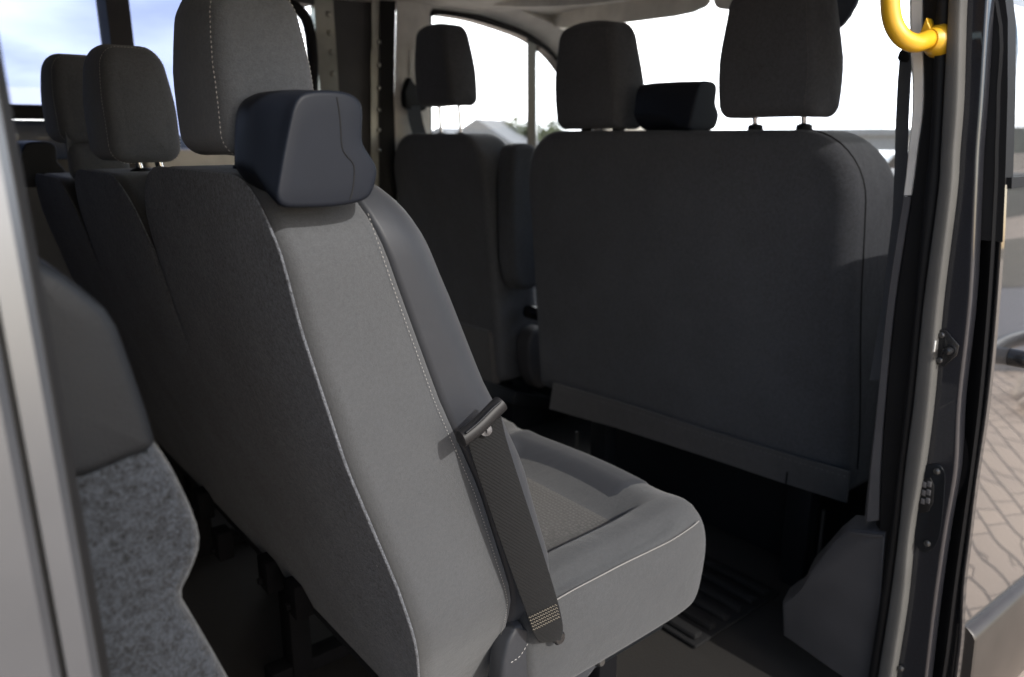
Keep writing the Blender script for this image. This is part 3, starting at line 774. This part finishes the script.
# plastic belt guide capping the near shoulder
def ring2(pts, y): return [V((x, y, z)) for x, z in pts]
def soft2(pts): return [(p.x, p.y) for p in chaikin([V(p) for p in pts], 2)]
near_o = [(.2515, .943), (.2585, .972), (.268, 1.005), (.275, 1.026), (.286, 1.0335), (.315, 1.0345), (.330, 1.031), (.3365, 1.022), (.3335, .998), (.3345, .990), (.346, .975), (.3475, .966), (.342, .951), (.335, .944), (.314, .9405), (.28, .9405)]
far_o  = [(.2500, .968), (.2515, .985), (.254, 1.008), (.258, 1.024), (.270, 1.034), (.30, 1.036), (.322, 1.033), (.3345, 1.024), (.333, .998), (.334, .990), (.346, .975), (.3475, .966), (.342, .951), (.335, .944), (.314, .9405), (.28, .9405)]
near_o, far_o = soft2(near_o), soft2(far_o)
def guide(ybase, shx=0, shz=0, depth=.10, name='belt_guide', parent=b2, k=1):
    def sc(p, s):
        cx, cz = .292, .985; return (cx+(p[0]-cx)*s, cz+(p[1]-cz)*s)
    rings = [ring2([(.292, .985)]*len(near_o), ybase), ring2([sc(p, .6) for p in near_o], ybase), ring2([sc(p, .9) for p in near_o], ybase), ring2([sc(p, .94) for p in near_o], ybase+.0003), ring2([sc(p, .97) for p in near_o], ybase+.0012), ring2([sc(p, .99) for p in near_o], ybase+.003), ring2(near_o, ybase+.006)]
    for t in (.15, .4, .7, .85): rings.append(ring2([((a[0]+(b[0]-a[0])*sm(0, .5, t)), a[1]+(b[1]-a[1])*sm(0, .5, t)) for a, b in zip(near_o, far_o)], ybase+.006+(depth-.012)*t))
    rings += [ring2([sc(p, .97) for p in far_o], ybase+depth-.004), ring2([sc(p, .9) for p in far_o], ybase+depth), ring2([(.292, .985)]*len(near_o), ybase+depth)]
    for r_ in rings:
        for p in r_:
            p.x = .29 + (p.x-.29)*k + shx; p.z = .985 + (p.z-.985)*k + shz
    bm = bmesh.new(); quadstrip(bm, rings, True, False)
    o = link2(name, bm, M['plastic'], parent, angle=34)
    return o
g0 = guide(.600, -.009, depth=.085)
# panel gap on the guide
bm = bmesh.new(); gp = [at(px, py, 'y', .5998) for px, py in [(337, 97), (340, 118), (342, 146), (346, 155), (354, 166), (353, 188), (350, 200)]]
tube(bm, spline(gp, 5), .0006, 6); link2('panel_gap', bm, M['rubber'], g0)
guide(1.90, -.03, -.05, .1)
# small armrest pads between the far seats
bm = bmesh.new(); pillow(bm, rrect(1.44, 1.49, .92, .985, (.02, .02, .03, .03), 6, .02), .25, .34, .02, .02, lambda u, v, w: V((w, u, v))); link2('shoulder_pad', bm, M['head'], b2)

# cushion
CO = [(.54, .30), (.60, .298), (.736, .298), (.84, .300), (.872, .312), (.884, .36), (.888, .41), (.874, .448), (.85, .458), (.80, .456), (.747, .449), (.65, .447), (.58, .443), (.535, .44), (.53, .36)]
poly = densify(chaikin([V(p) for p in CO], 2), .012)
Y0C, Y1C = .622, 1.93
def topbump(x, y):
    b = 0
    seat = ((y-Y0C) % SP) if y < Y1C-.02 else .4
    side = sm(.0, .035, seat)*sm(.095, .055, seat) + sm(SP-.0, SP-.035, seat)*sm(SP-.095, SP-.055, seat)
    frontb = sm(.775, .83, x)
    b += .013*max(side, frontb*.9) 
    b -= .012*(1-max(min(1, side*1.4), frontb))
    b += .005*frontb*sm(.10, .03, seat)
    return b
def fc(u, v, w):
    z = v
    if v > .40:
        z += topbump(u, w)*sm(.405, .44, v)*sm(Y0C, Y0C+.03, w)
    uu = u + (.0 if u < .8 else .012*math.sin((w-Y0C)/SP*math.pi)**2)
    return V((uu, w, z))
bm = bmesh.new(); pillow(bm, poly, Y0C, Y1C, .014, .03, fc, n=5, cap0=.006, mid=110); cu = link2('seat_cushion', bm, M['cush'], b2, angle=75)
# top-face sheet for the insert
def topz(x):
    pts = sorted([(p.x, p.y) for p in poly if p.y > .425])
    return interp(pts, x)
for s in range(3):
    ya = Y0C + s*SP + .082; yb_ = Y0C + s*SP + SP - .082
    bm = bmesh.new(); g = []
    for i in range(25):
        row = []
        for j in range(25):
            x = .46 + (.775-.46)*i/24; y = ya + (yb_-ya)*j/24
            row.append(V((x, y, topz(x) + topbump(x, y) + .0025 - .004*(1 if i in (24,) or j in (0, 24) else 0) + .003*math.sin(math.pi*i/24)*math.sin(math.pi*j/24))))
        g.append(row)
    quadstrip(bm, g, False, False); link2('seat_insert', bm, M['insert'], b2, angle=80)
for s in range(3):  # dark sheet stands in for the shade across each cushion front
    ya = Y0C + s*SP + .108; yb_ = Y0C + s*SP + SP - .03
    bm = bmesh.new(); g = []
    for i in range(29):
        row = []
        for j in range(29):
            a = (i/28-.5)*2; b_ = (j/28-.5)*2
            x = .784 + (.872-.784)*i/28; y = ya + (yb_-ya)*j/28 + .018*(1-i/28)*(1 if j < 14 else 0)*(1-j/14)
            e = 1 if i in (0, 28) or j in (0, 28) else 0
            p = V((x, y, topz(x)))
            p = fc(p.x, p.y, p.z) if False else V((x + .012*math.sin((y-Y0C)/SP*math.pi)**2, y, topz(x) + topbump(x, y)*sm(.405, .44, topz(x))))
            row.append(p + V((.0, 0, .0028 - .004*e)))
        g.append(row)
    quadstrip(bm, g, False, False); link2('cushion_shade', bm, M['bolster'], b2, angle=80)
# piping along the near upper edge
pp = [at(px, py, 'y', .6185) for px, py in [(556, 600), (575, 589), (600, 576), (625, 563), (650, 551), (672, 540), (691, 527.5), (699, 521)]]
bm = bmesh.new(); tube(bm, spline(pp, 6), .0009, 6); link2('piping', bm, M['thread2'], cu)
# seat frame under the bench
for yy in (.70, 1.22, 1.78):
    bm = bmesh.new(); box(bm, (.46, yy, .0), (.50, yy+.05, .30), .004); box(bm, (.74, yy, 0), (.78, yy+.05, .30), .004); box(bm, (.42, yy+.004, .0), (.84, yy+.046, .03), .004); link2('leg', bm, M['dark'], b2)
bm = bmesh.new(); box(bm, (.43, .66, .255), (.84, 1.90, .292), .006); link2('seat_frame', bm, M['black'], b2)
bm = bmesh.new(); prism(bm, chaikin([at(px, py, 'y', .63) for px, py in [(505, 650), (520, 620), (532, 640), (575, 652), (600, 664), (590, 677), (560, 700), (500, 700)]], 1), (0, .03, 0), .006); rec = link2('recliner_cover', bm, M['bolster'], b2)
stitches('stitching', spline([at(px, py, 'y', .629) for px, py in [(512, 662), (520, 656), (527, 645), (532, 636)]], 5), rec, M['thread'], step=.0058, ln=.0042)
bm = bmesh.new(); p0 = at(601, 662, 'y', .63); tube(bm, [p0+V((0, .02, 0)), p0, p0+V((0, -.003, 0))], [.007, .007, .005], 12); link2('bolt', bm, M['steel'], b2)
# dark brackets seen under the backs
for px, py in ((196, 505), (262, 575), (215, 545), (290, 600)):
    p = at(px, py, 'x', .40); bm = bmesh.new(); box(bm, p+V((0, -.02, -.03)), p+V((.03, .02, .03)), .004); tube(bm, [p+V((-.002, 0, -.01)), p+V((-.008, 0, -.01))], .006, 8); link2('bracket', bm, M['dark'], b2)

# seat belt outside the near side: tongue, strap, stop button, stitched end
def bp_(px, py, y=.603): return at(px, py, 'y', y)
strapL = [(468, 442), (474, 462), (484, 492), (497, 530), (511, 570), (522, 600), (530, 622), (534, 634), (540, 643)]
strapR = [(501, 416), (506, 438), (516, 470), (529, 510), (543, 553), (553, 585), (560, 610), (563, 628), (561, 640)]
bm = bmesh.new(); rg = []
Lp = spline([V((a, b)).to_3d() for a, b in strapL], 5); Rp = spline([V((a, b)).to_3d() for a, b in strapR], 5)
for i, (a, b) in enumerate(zip(Lp, Rp)):
    t = i/(len(Lp)-1); yy = .592 + .016*math.sin(t*math.pi)*-.5 + .012*t
    l = bp_(a.x, a.y, yy+.006); r_ = bp_(b.x, b.y, yy-.002); m = (l+r_)/2 + V((0, -.0012, 0))
    rg.append([l, l.lerp(m, .1)+V((0, -.0008, 0)), m, r_.lerp(m, .1)+V((0, -.0008, 0)), r_, r_+V((0, .0015, 0)), m+V((0, .0025, 0)), l+V((0, .0015, 0))])
quadstrip(bm, rg); belt = link2('seat_belt', bm, M['belt'], b2, angle=50)
bm = bmesh.new()
for k in range(5):
    a = V((529, 618)).lerp(V((533, 630)), k/4); b = V((556, 605)).lerp(V((559, 617)), k/4)
    for j in range(22):
        q = a.lerp(b, j/21); p = bp_(q.x, q.y, .5885); e = bp_(q.x+.9, q.y-.4 + (.9 if j % 2 else -.9), .5885)
        tube(bm, [p, e], .00042, 4)
link2('stitching', bm, M['tanthread'], belt)
# slotted tongue: flattened steel loop in a black sleeve
ctr = [bp_(px, py, .585) for px, py in [(459, 440), (464, 437), (478, 426), (492, 412), (499, 405), (502, 402)]]
bm = bmesh.new(); tube(bm, spline(ctr, 4), [.003, .0072]+[.0088]*17+[.0072, .003], 14); tg = link2('belt_tongue', bm, M['tongue'], belt)
bm = bmesh.new(); c2 = [bp_(px, py, .577) for px, py in [(466, 433), (478, 423), (492, 409), (500, 402)]]; tube(bm, spline(c2, 5), .0014, 10); link2('tongue_plate', bm, M['black'], belt)
bm = bmesh.new(); p0 = bp_(485.5, 429, .590); tube(bm, [p0, p0+V((-.002, -.004, 0)), p0+V((-.0022, -.0046, 0)), p0+V((-.0026, -.0046, 0))], [.0062, .0062, .0045, .002], 16); link2('stop_button', bm, M['greytrim'], belt)
bm = bmesh.new(); p0 = bp_(562, 640, .60); tube(bm, [p0+V((0, .015, 0)), p0+V((0, .004, 0)), p0+V((0, .002, 0))], [.009, .009, .007], 14); link2('anchor_bolt', bm, M['gloss'], belt)

# ================================================================== FRONT DOUBLE BENCH
fb_ = thing('passenger_bench', 'wide charcoal double passenger seat with two headrests behind the windscreen', 'bench seat', (1.6, 1.15, 0))
def xb(z): return 1.425 - .06*(z-.3)/.7
out = rrect(.70, 1.645, .27, 1.006, (.03, .03, .16, .20), 10, .03)
out = rrect(.712, 1.645, .27, 1.007, (.03, .03, .13, .13), 10, .03)
def ff(u, v, w):
    z = v - .0
    u2 = u - .02*sm(.75, .35, v)*(1 if u < 1 else 0)*sm(.95, .75, u)
    return V((xb(v) + w*(1-.25*sm(.7, 1.0, v)), u2, z))
bm = bmesh.new(); pillow(bm, out, 0, .25, .034, .05, ff, n=6, cap0=.012, mid=4); bk = link2('backrest', bm, M['front'], fb_, angle=70)
# seam along the outer side
o3 = inset2(out, -.0008)
path = [ff(p.x, p.y, .055) for p in o3 if p.x < .86 and p.y > .3]
path.sort(key=lambda p: p.z + (p.y-.7)*.6)
bm = bmesh.new(); tube(bm, path, .0013, 6); link2('seam', bm, M['rubber'], bk)
# vinyl flap
fl4 = [(553, 383), (620, 402), (700, 428), (780, 452), (849, 472), (846, 503), (780, 482), (700, 455), (620, 429), (549, 409)]
bm = bmesh.new(); prism(bm, [at(px, py, 'x', 1.405) for px, py in fl4], (.006, 0, 0), .001, 2); fp_ = link2('back_flap', bm, M['flap'], fb_)
stitches('stitching', spline([at(px, py, 'x', 1.404) for px, py in [(554, 388), (620, 407), (700, 433), (780, 457), (847, 477)]], 6), fp_, M['thread2'], step=.012, ln=.007)
bm = bmesh.new(); p0 = at(787, 474, 'x', 1.403); box(bm, p0+V((-.001, -.0012, -.022)), p0+V((.001, .0012, .004))); link2('slit', bm, M['dark'], fp_)
headrest(fb_, 1.415, 1.412, 1.012, 1.258, .222, .105, M['front'], M['thread2'], lean=.08, post=1.005)
headrest(fb_, 1.405, .908, 1.032, 1.275, .222, .105, M['front'], M['thread2'], lean=.08, post=1.01)
# belt guide on top, between the headrests
guide(1.09, 1.12, .07, .16, parent=fb_, k=1.12)
bm = bmesh.new(); pillow(bm, densify(chaikin([V(p) for p in [(1.5, .30), (1.95, .30), (1.98, .36), (1.95, .43), (1.85, .45), (1.5, .43)]], 2), .03), .70, 1.64, .03, .03, lambda u, v, w: V((u, w, v))); link2('seat_cushion', bm, M['front'], fb_)
bm = bmesh.new(); box(bm, (1.56, .82, .0), (1.9, 1.54, .28), .01); link2('seat_base', bm, M['black'], fb_)
for yy in (.78, 1.40):
    bm = bmesh.new(); box(bm, (1.47, yy, 0), (1.52, yy+.06, .30), .006); link2('leg', bm, M['black'], fb_)
for px, py, ln in ((824, 510, .22), (577, 432, .12)):
    bm = bmesh.new(); p0 = at(px, py, 'x', 1.46); tube(bm, [p0, p0+V((0, 0, -ln))], .004, 8); link2('release_rod', bm, M['steel'], fb_)
bm = bmesh.new(); prism(bm, chaikin([at(px, py, 'y', .70) for px, py in [(846, 476), (872, 455), (880, 470), (870, 495), (850, 492)]], 1), (0, .02, 0), .004); link2('hinge_cover', bm, M['black'], fb_)

# ================================================================== DRIVER SEAT
ds = thing('driver_seat', 'charcoal single driver seat with raised headrest beside the beige pillar', 'car seat', (1.7, 2.1, 0))
out = rrect(1.885, 2.425, .20, 1.0, (.05, .05, .14, .12), 9, .03)
def fd(u, v, w): return V((1.475 - .07*(v-.3)/.7 + w*(1-.2*sm(.7, 1, v)), u, v))
bm = bmesh.new(); pillow(bm, out, 0, .19, .025, .05, fd, n=6, cap0=.012, mid=3); link2('backrest', bm, M['front'], ds, angle=70)
bm = bmesh.new(); pillow(bm, rrect(1.91, 2.40, .19, .385, (.02, .02, .02, .02), 4, .03), -.018, .02, .006, .01, fd, n=4); link2('back_pocket', bm, M['flap'], ds)
headrest(ds, 1.44, 2.115, 1.085, 1.325, .205, .105, M['front'], M['thread2'], lean=.08, post=.995)
bm = bmesh.new(); pillow(bm, densify(chaikin([V(p) for p in [(1.46, .54), (1.55, .52), (1.63, .58), (1.61, .78), (1.57, .94), (1.55, .972), (1.48, .972), (1.455, .95), (1.45, .75)]], 2), .02), 1.80, 1.872, .02, .02, lambda u, v, w: V((u, w, v))); link2('armrest', bm, M['front'], ds)
bm = bmesh.new(); pillow(bm, densify(chaikin([V(p) for p in [(1.5, .24), (1.98, .24), (2.0, .32), (1.96, .42), (1.85, .44), (1.5, .42)]], 2), .03), 1.88, 2.42, .03, .03, lambda u, v, w: V((u, w, v))); link2('seat_cushion', bm, M['front'], ds)
bm = bmesh.new(); pillow(bm, densify(chaikin([at(px, py, 'y', 1.80).xz for px, py in [(527, 350), (532, 332), (545, 326), (551, 335), (551, 380), (543, 391), (532, 384)]], 2), .02), 1.80, 1.86, .012, .006, lambda u, v, w: V((u, w, v))); link2('recliner_shield', bm, M['greytrim'], ds)
bm = bmesh.new(); p0 = at(538, 314, 'y', 1.80); tube(bm, [p0+V((0, .05, 0)), p0, p0+V((0, -.012, 0)), p0+V((0, -.014, 0))], [.022, .022, .018, .008], 16); link2('recliner_knob', bm, M['gloss'], ds)
bm = bmesh.new(); box(bm, (1.56, 1.92, 0), (1.95, 2.4, .24), .01); link2('seat_base', bm, M['black'], ds)
bm = bmesh.new(); prism(bm, [at(px, py, 'y', 1.79) for px, py in [(516, 392), (552, 398), (552, 408), (512, 404)]], (0, .25, 0), .004); link2('seat_rail', bm, M['black'], ds)

# ================================================================== OUTSIDE
def struct(name, bm, mat, kind='structure', **k):
    o = link(name, bm, mat, None, **k); o['kind'] = kind; return o
GZ = -.70
def gz(x, y):
    d = math.hypot(x-1, y-1); return GZ - .035*max(0, d-14)
bm = bmesh.new(); rad = [0, 1, 2, 4, 7, 10, 14, 20, 30, 50, 90, 160, 300, 600]
rings = []
for r_ in rad: rings.append([V((1+r_*math.cos(2*math.pi*k/48), 1+r_*math.sin(2*math.pi*k/48), GZ - .035*max(0, min(r_, 160)-14))) for k in range(48)])
quadstrip(bm, rings, True, False); struct('ground', bm, M['pave'])
# wooded hills round the horizon
bm = bmesh.new(); rings = [[], [], []]
for k in range(96):
    a = 2*math.pi*k/96; h = 4 + 42*sm(.62, .15, abs(a-5.95)) + 4.5*noise.noise(V((math.cos(a)*2.2, math.sin(a)*2.2, .3))) + 1.5*noise.noise(V((math.cos(a)*9, math.sin(a)*9, 4)))
    for i, (r_, zf) in enumerate(((330, 0), (420, 1), (560, .8))): rings[i].append(V((r_*math.cos(a), r_*math.sin(a), -6.2 + (h+3.0)*zf)))
quadstrip(bm, rings, True, False); struct('hills', bm, M['hill'])

def at_d(px, py, d):   # a spot d metres from the eye along a sight line, used to place far houses
    v = at(px, py, 'x', 10)-EYE; v.normalize(); return EYE + v*d
def house(px, d, w, dep, hw, hr, label, rot=0):
    p = at_d(px, 150, d); z = gz(p.x, p.y)
    h = thing('house', label, 'house', (p.x, p.y, z), 'low houses beyond the van'); h.rotation_euler = (0, 0, R(35))
    b = bmesh.new(); box(b, (-w/2, -dep/2, 0), (w/2, dep/2, hw)); mats = []
    o = link('wall', b, M['wallw'], None); o.parent = h
    b = bmesh.new(); prism(b, [V((-w/2-.4, -dep/2-.4, hw)), V((-w/2-.4, dep/2+.4, hw)), V((-w/2-.4, 0, hw+hr))], (w+.8, 0, 0)); o = link('roof', b, M['roof'], None); o.parent = h
    for k in (-.3, .0, .3):
        b = bmesh.new(); box(b, (w*k-.5, -dep/2-.05, hw*.35), (w*k+.5, -dep/2+.1, hw*.75)); o = link('window', b, M['gloss'], None); o.parent = h
house(492, 70, 8, 7, 2.4, 2.4, 'low pale house with a grey roof seen past the driver headrest')
house(516, 98, 9, 8, 3.2, 2.2, 'wide pale house seen just behind the window divider bar')
house(452, 110, 10, 8, 3.4, 2.4, 'small far house between the posts of the driver headrest')
def tree(px, d, h, label):
    p = at_d(px, 150, d); z = gz(p.x, p.y)
    t = thing('tree', label, 'tree', (p.x, p.y, z), 'trees beyond the van')
    b = bmesh.new(); tube(b, [V((0, 0, 0)), V((.05, .02, h*.4)), V((0, .1, h*.8))], [.16, .11, .03], 8)
    for k in range(6):
        a = k*1.1; tube(b, [V((0, 0, h*(.3+.06*k))), V((math.cos(a)*h*.2, math.sin(a)*h*.2, h*(.5+.06*k)))], [.06, .015], 6)
    o = link('trunk', b, M['bark'], None); o.parent = t
    b = bmesh.new(); rnd = random.Random(px)
    cl = [(V((rnd.gauss(0, .2)*h, rnd.gauss(0, .2)*h, h*rnd.uniform(.35, .95))), rnd.uniform(.1, .2)*h) for _ in range(14)]
    for c, r_ in cl:
        for _ in range(130):
            q = c + V((rnd.gauss(0, 1), rnd.gauss(0, 1), rnd.gauss(0, .8)))*r_*.5
            u = V((rnd.uniform(-1, 1), rnd.uniform(-1, 1), rnd.uniform(-1, 1))).normalized(); w = u.orthogonal().normalized(); s = .035*h
            b.faces.new([b.verts.new(q+u*s), b.verts.new(q+w*s*.6), b.verts.new(q-u*s), b.verts.new(q-w*s*.6)])
    o = link('crown', b, M['leaf'], None, smooth=False); o.parent = t
tree(528, 72, 5.4, 'leafy tree left of the window divider bar')
tree(548, 85, 5.6, 'leafy tree seen through the small quarter window')
# grey wall and a parked car seen through the windscreen
p = at_d(886, 150, 34); z = gz(p.x, p.y)
w = thing('concrete_shed', 'low grey concrete shed seen through the windscreen beside the belt', 'shed', (p.x, p.y, z))
b = bmesh.new(); box(b, (-3, -2.2, 0), (3, 2.2, 2.3)); o = link('wall', b, M['conc'], None); o.parent = w
b = bmesh.new(); box(b, (-3.2, -2.4, 2.3), (3.2, 2.4, 2.48)); o = link('roof', b, M['conc'], None); o.parent = w
p = at_d(872, 150, 17); z = gz(p.x, p.y)
car = thing('parked_car', 'silver blue parked car in front of the low concrete shed', 'car', (p.x, p.y, z))
prof = [(-2.1, .35), (2.1, .35), (2.15, .6), (2.05, .85), (1.2, .98), (.55, 1.42), (-.9, 1.46), (-1.75, 1.0), (-2.12, .9), (-2.15, .6)]
b = bmesh.new(); prism(b, chaikin([V((x, -.85, zz_)) for x, zz_ in prof], 1), (0, 1.7, 0), .06); o = link('body', b, M['carpaint'], None); o.parent = car
b = bmesh.new(); prism(b, [V((1.05, -.865, 1.0)), V((.5, -.865, 1.36)), V((-.85, -.865, 1.40)), V((-1.45, -.865, 1.02))], (0, 1.73, 0)); o = link('window', b, M['gloss'], None); o.parent = car
for sx in (-1.35, 1.35):
    for sy in (-.8, .8):
        b = bmesh.new(); tube(b, [V((sx, sy-.1, .33)), V((sx, sy+.1, .33))], .33, 20); o = link('wheel', b, M['rubber'], None); o.parent = car
# rounded boulders on the paving, the ones mirrored in the door
rnd = random.Random(3)
for i, (x, y, s) in enumerate(((5.6, -.75, .20), (6.1, -.95, .26), (6.9, -1.0, .30))):
    b = bmesh.new(); bmesh.ops.create_icosphere(b, subdivisions=4, radius=1)
    for v in b.verts:
        v.co *= 1+.25*noise.noise(v.co*1.3+V((i*5, 0, 0))); v.co.z *= .6
        v.co *= s
    o = link('boulder', b, M['stone'], None); o.location = (x, y, GZ+s*.35); o['category'] = 'boulder'; o['group'] = 'boulders mirrored in the van door'
    o['label'] = ('smallest pale boulder on the paving', 'middle pale boulder on the paving', 'largest pale boulder on the paving')[i]
# grass strip far right, mirrored as a band
bm = bmesh.new(); box(bm, (7.2, -9, GZ-.05), (13.5, 0.2, GZ+.02)); struct('road', bm, M['asphalt'])
bm = bmesh.new(); box(bm, (7.0, -9, GZ-.05), (7.15, 0.2, GZ+.09)); struct('kerb', bm, M['conc'])
bm = bmesh.new(); box(bm, (13.6, -14, GZ-.05), (30, 0.2, GZ+.03)); struct('verge', bm, M['grass'])

# ================================================================== LIGHT, SKY, CAMERA
SUN_EL = R(34); SUN_AZ_X = .03
to_sun = V((SUN_AZ_X*math.cos(SUN_EL), -math.cos(SUN_EL), math.sin(SUN_EL))).normalized()
sl = bpy.data.lights.new('sun', 'SUN'); sl.energy = 2.6; sl.angle = R(.5); sl.color = (1, .965, .905)
so_ = bpy.data.objects.new('sun', sl); C.objects.link(so_); so_.rotation_euler = to_sun.to_track_quat('Z', 'Y').to_euler()
wd = bpy.data.worlds.new('World'); S.world = wd; wd.use_nodes = True; nt = wd.node_tree
bg = nt.nodes['Background']; bg.inputs['Strength'].default_value = .15
sky = N(nt, 'ShaderNodeTexSky', sky_type='NISHITA', sun_disc=False, sun_elevation=SUN_EL, sun_rotation=math.pi, dust_density=2.0)
tc = N(nt, 'ShaderNodeTexCoord'); mp = N(nt, 'ShaderNodeMapping'); mp.inputs['Scale'].default_value = (1, 1, 3.0); L(nt, tc.outputs['Generated'], mp.inputs['Vector'])
cn = N(nt, 'ShaderNodeTexNoise', Scale=2.2, Detail=7.0, Roughness=.55); L(nt, mp.outputs[0], cn.inputs['Vector'])
sx = N(nt, 'ShaderNodeSeparateXYZ'); L(nt, tc.outputs['Generated'], sx.inputs[0])
# heavier bright cloud ahead of the van and low over the horizon, open blue to the side
ax = N(nt, 'ShaderNodeMath', operation='MULTIPLY_ADD'); ax.inputs[1].default_value = .5
sm_ = N(nt, 'ShaderNodeMath', operation='ADD'); L(nt, sx.outputs['X'], sm_.inputs[0]); L(nt, sx.outputs['Y'], sm_.inputs[1]); L(nt, sm_.outputs[0], ax.inputs[0]); L(nt, cn.outputs['Fac'], ax.inputs[2])
cr = N(nt, 'ShaderNodeValToRGB'); cr.color_ramp.elements[0].position = .79; cr.color_ramp.elements[1].position = .99
L(nt, ax.outputs[0], cr.inputs[0])
mx = N(nt, 'ShaderNodeMix', data_type='RGBA'); L(nt, cr.outputs[0], mx.inputs['Factor']); L(nt, sky.outputs[0], mx.inputs[6]); cb = N(nt, 'ShaderNodeTexNoise', Scale=3.1, Detail=5.0); L(nt, mp.outputs[0], cb.inputs['Vector'])
cc = N(nt, 'ShaderNodeValToRGB'); cc.color_ramp.elements[0].position = .35; cc.color_ramp.elements[1].position = .62
cc.color_ramp.elements[0].color = (13, 13.8, 15.5, 1); cc.color_ramp.elements[1].color = (26, 26, 26, 1)
L(nt, cb.outputs['Fac'], cc.inputs[0]); L(nt, cc.outputs[0], mx.inputs[7])
L(nt, mx.outputs[2], bg.inputs['Color'])

cam = bpy.data.cameras.new('camera'); co = bpy.data.objects.new('camera', cam); C.objects.link(co)
co.location = EYE
rot = Matrix((_r, _U, -_F)).transposed(); co.rotation_euler = rot.to_euler()
cam.sensor_width = 36; cam.sensor_fit = 'HORIZONTAL'; cam.lens = FPX/1024*36; cam.clip_start = .02; cam.clip_end = 3000
cam.dof.use_dof = True; cam.dof.focus_distance = .85; cam.dof.aperture_fstop = 5.2
S.camera = co
S.view_settings.view_transform = 'Standard'; S.view_settings.look = 'None'; S.view_settings.exposure = .9; S.view_settings.gamma = 1
S.render.engine = 'CYCLES'; S.cycles.use_denoising = True; S.cycles.max_bounces = 10; S.cycles.diffuse_bounces = 6; S.cycles.transparent_max_bounces = 16
S.cycles.sample_clamp_indirect = 6
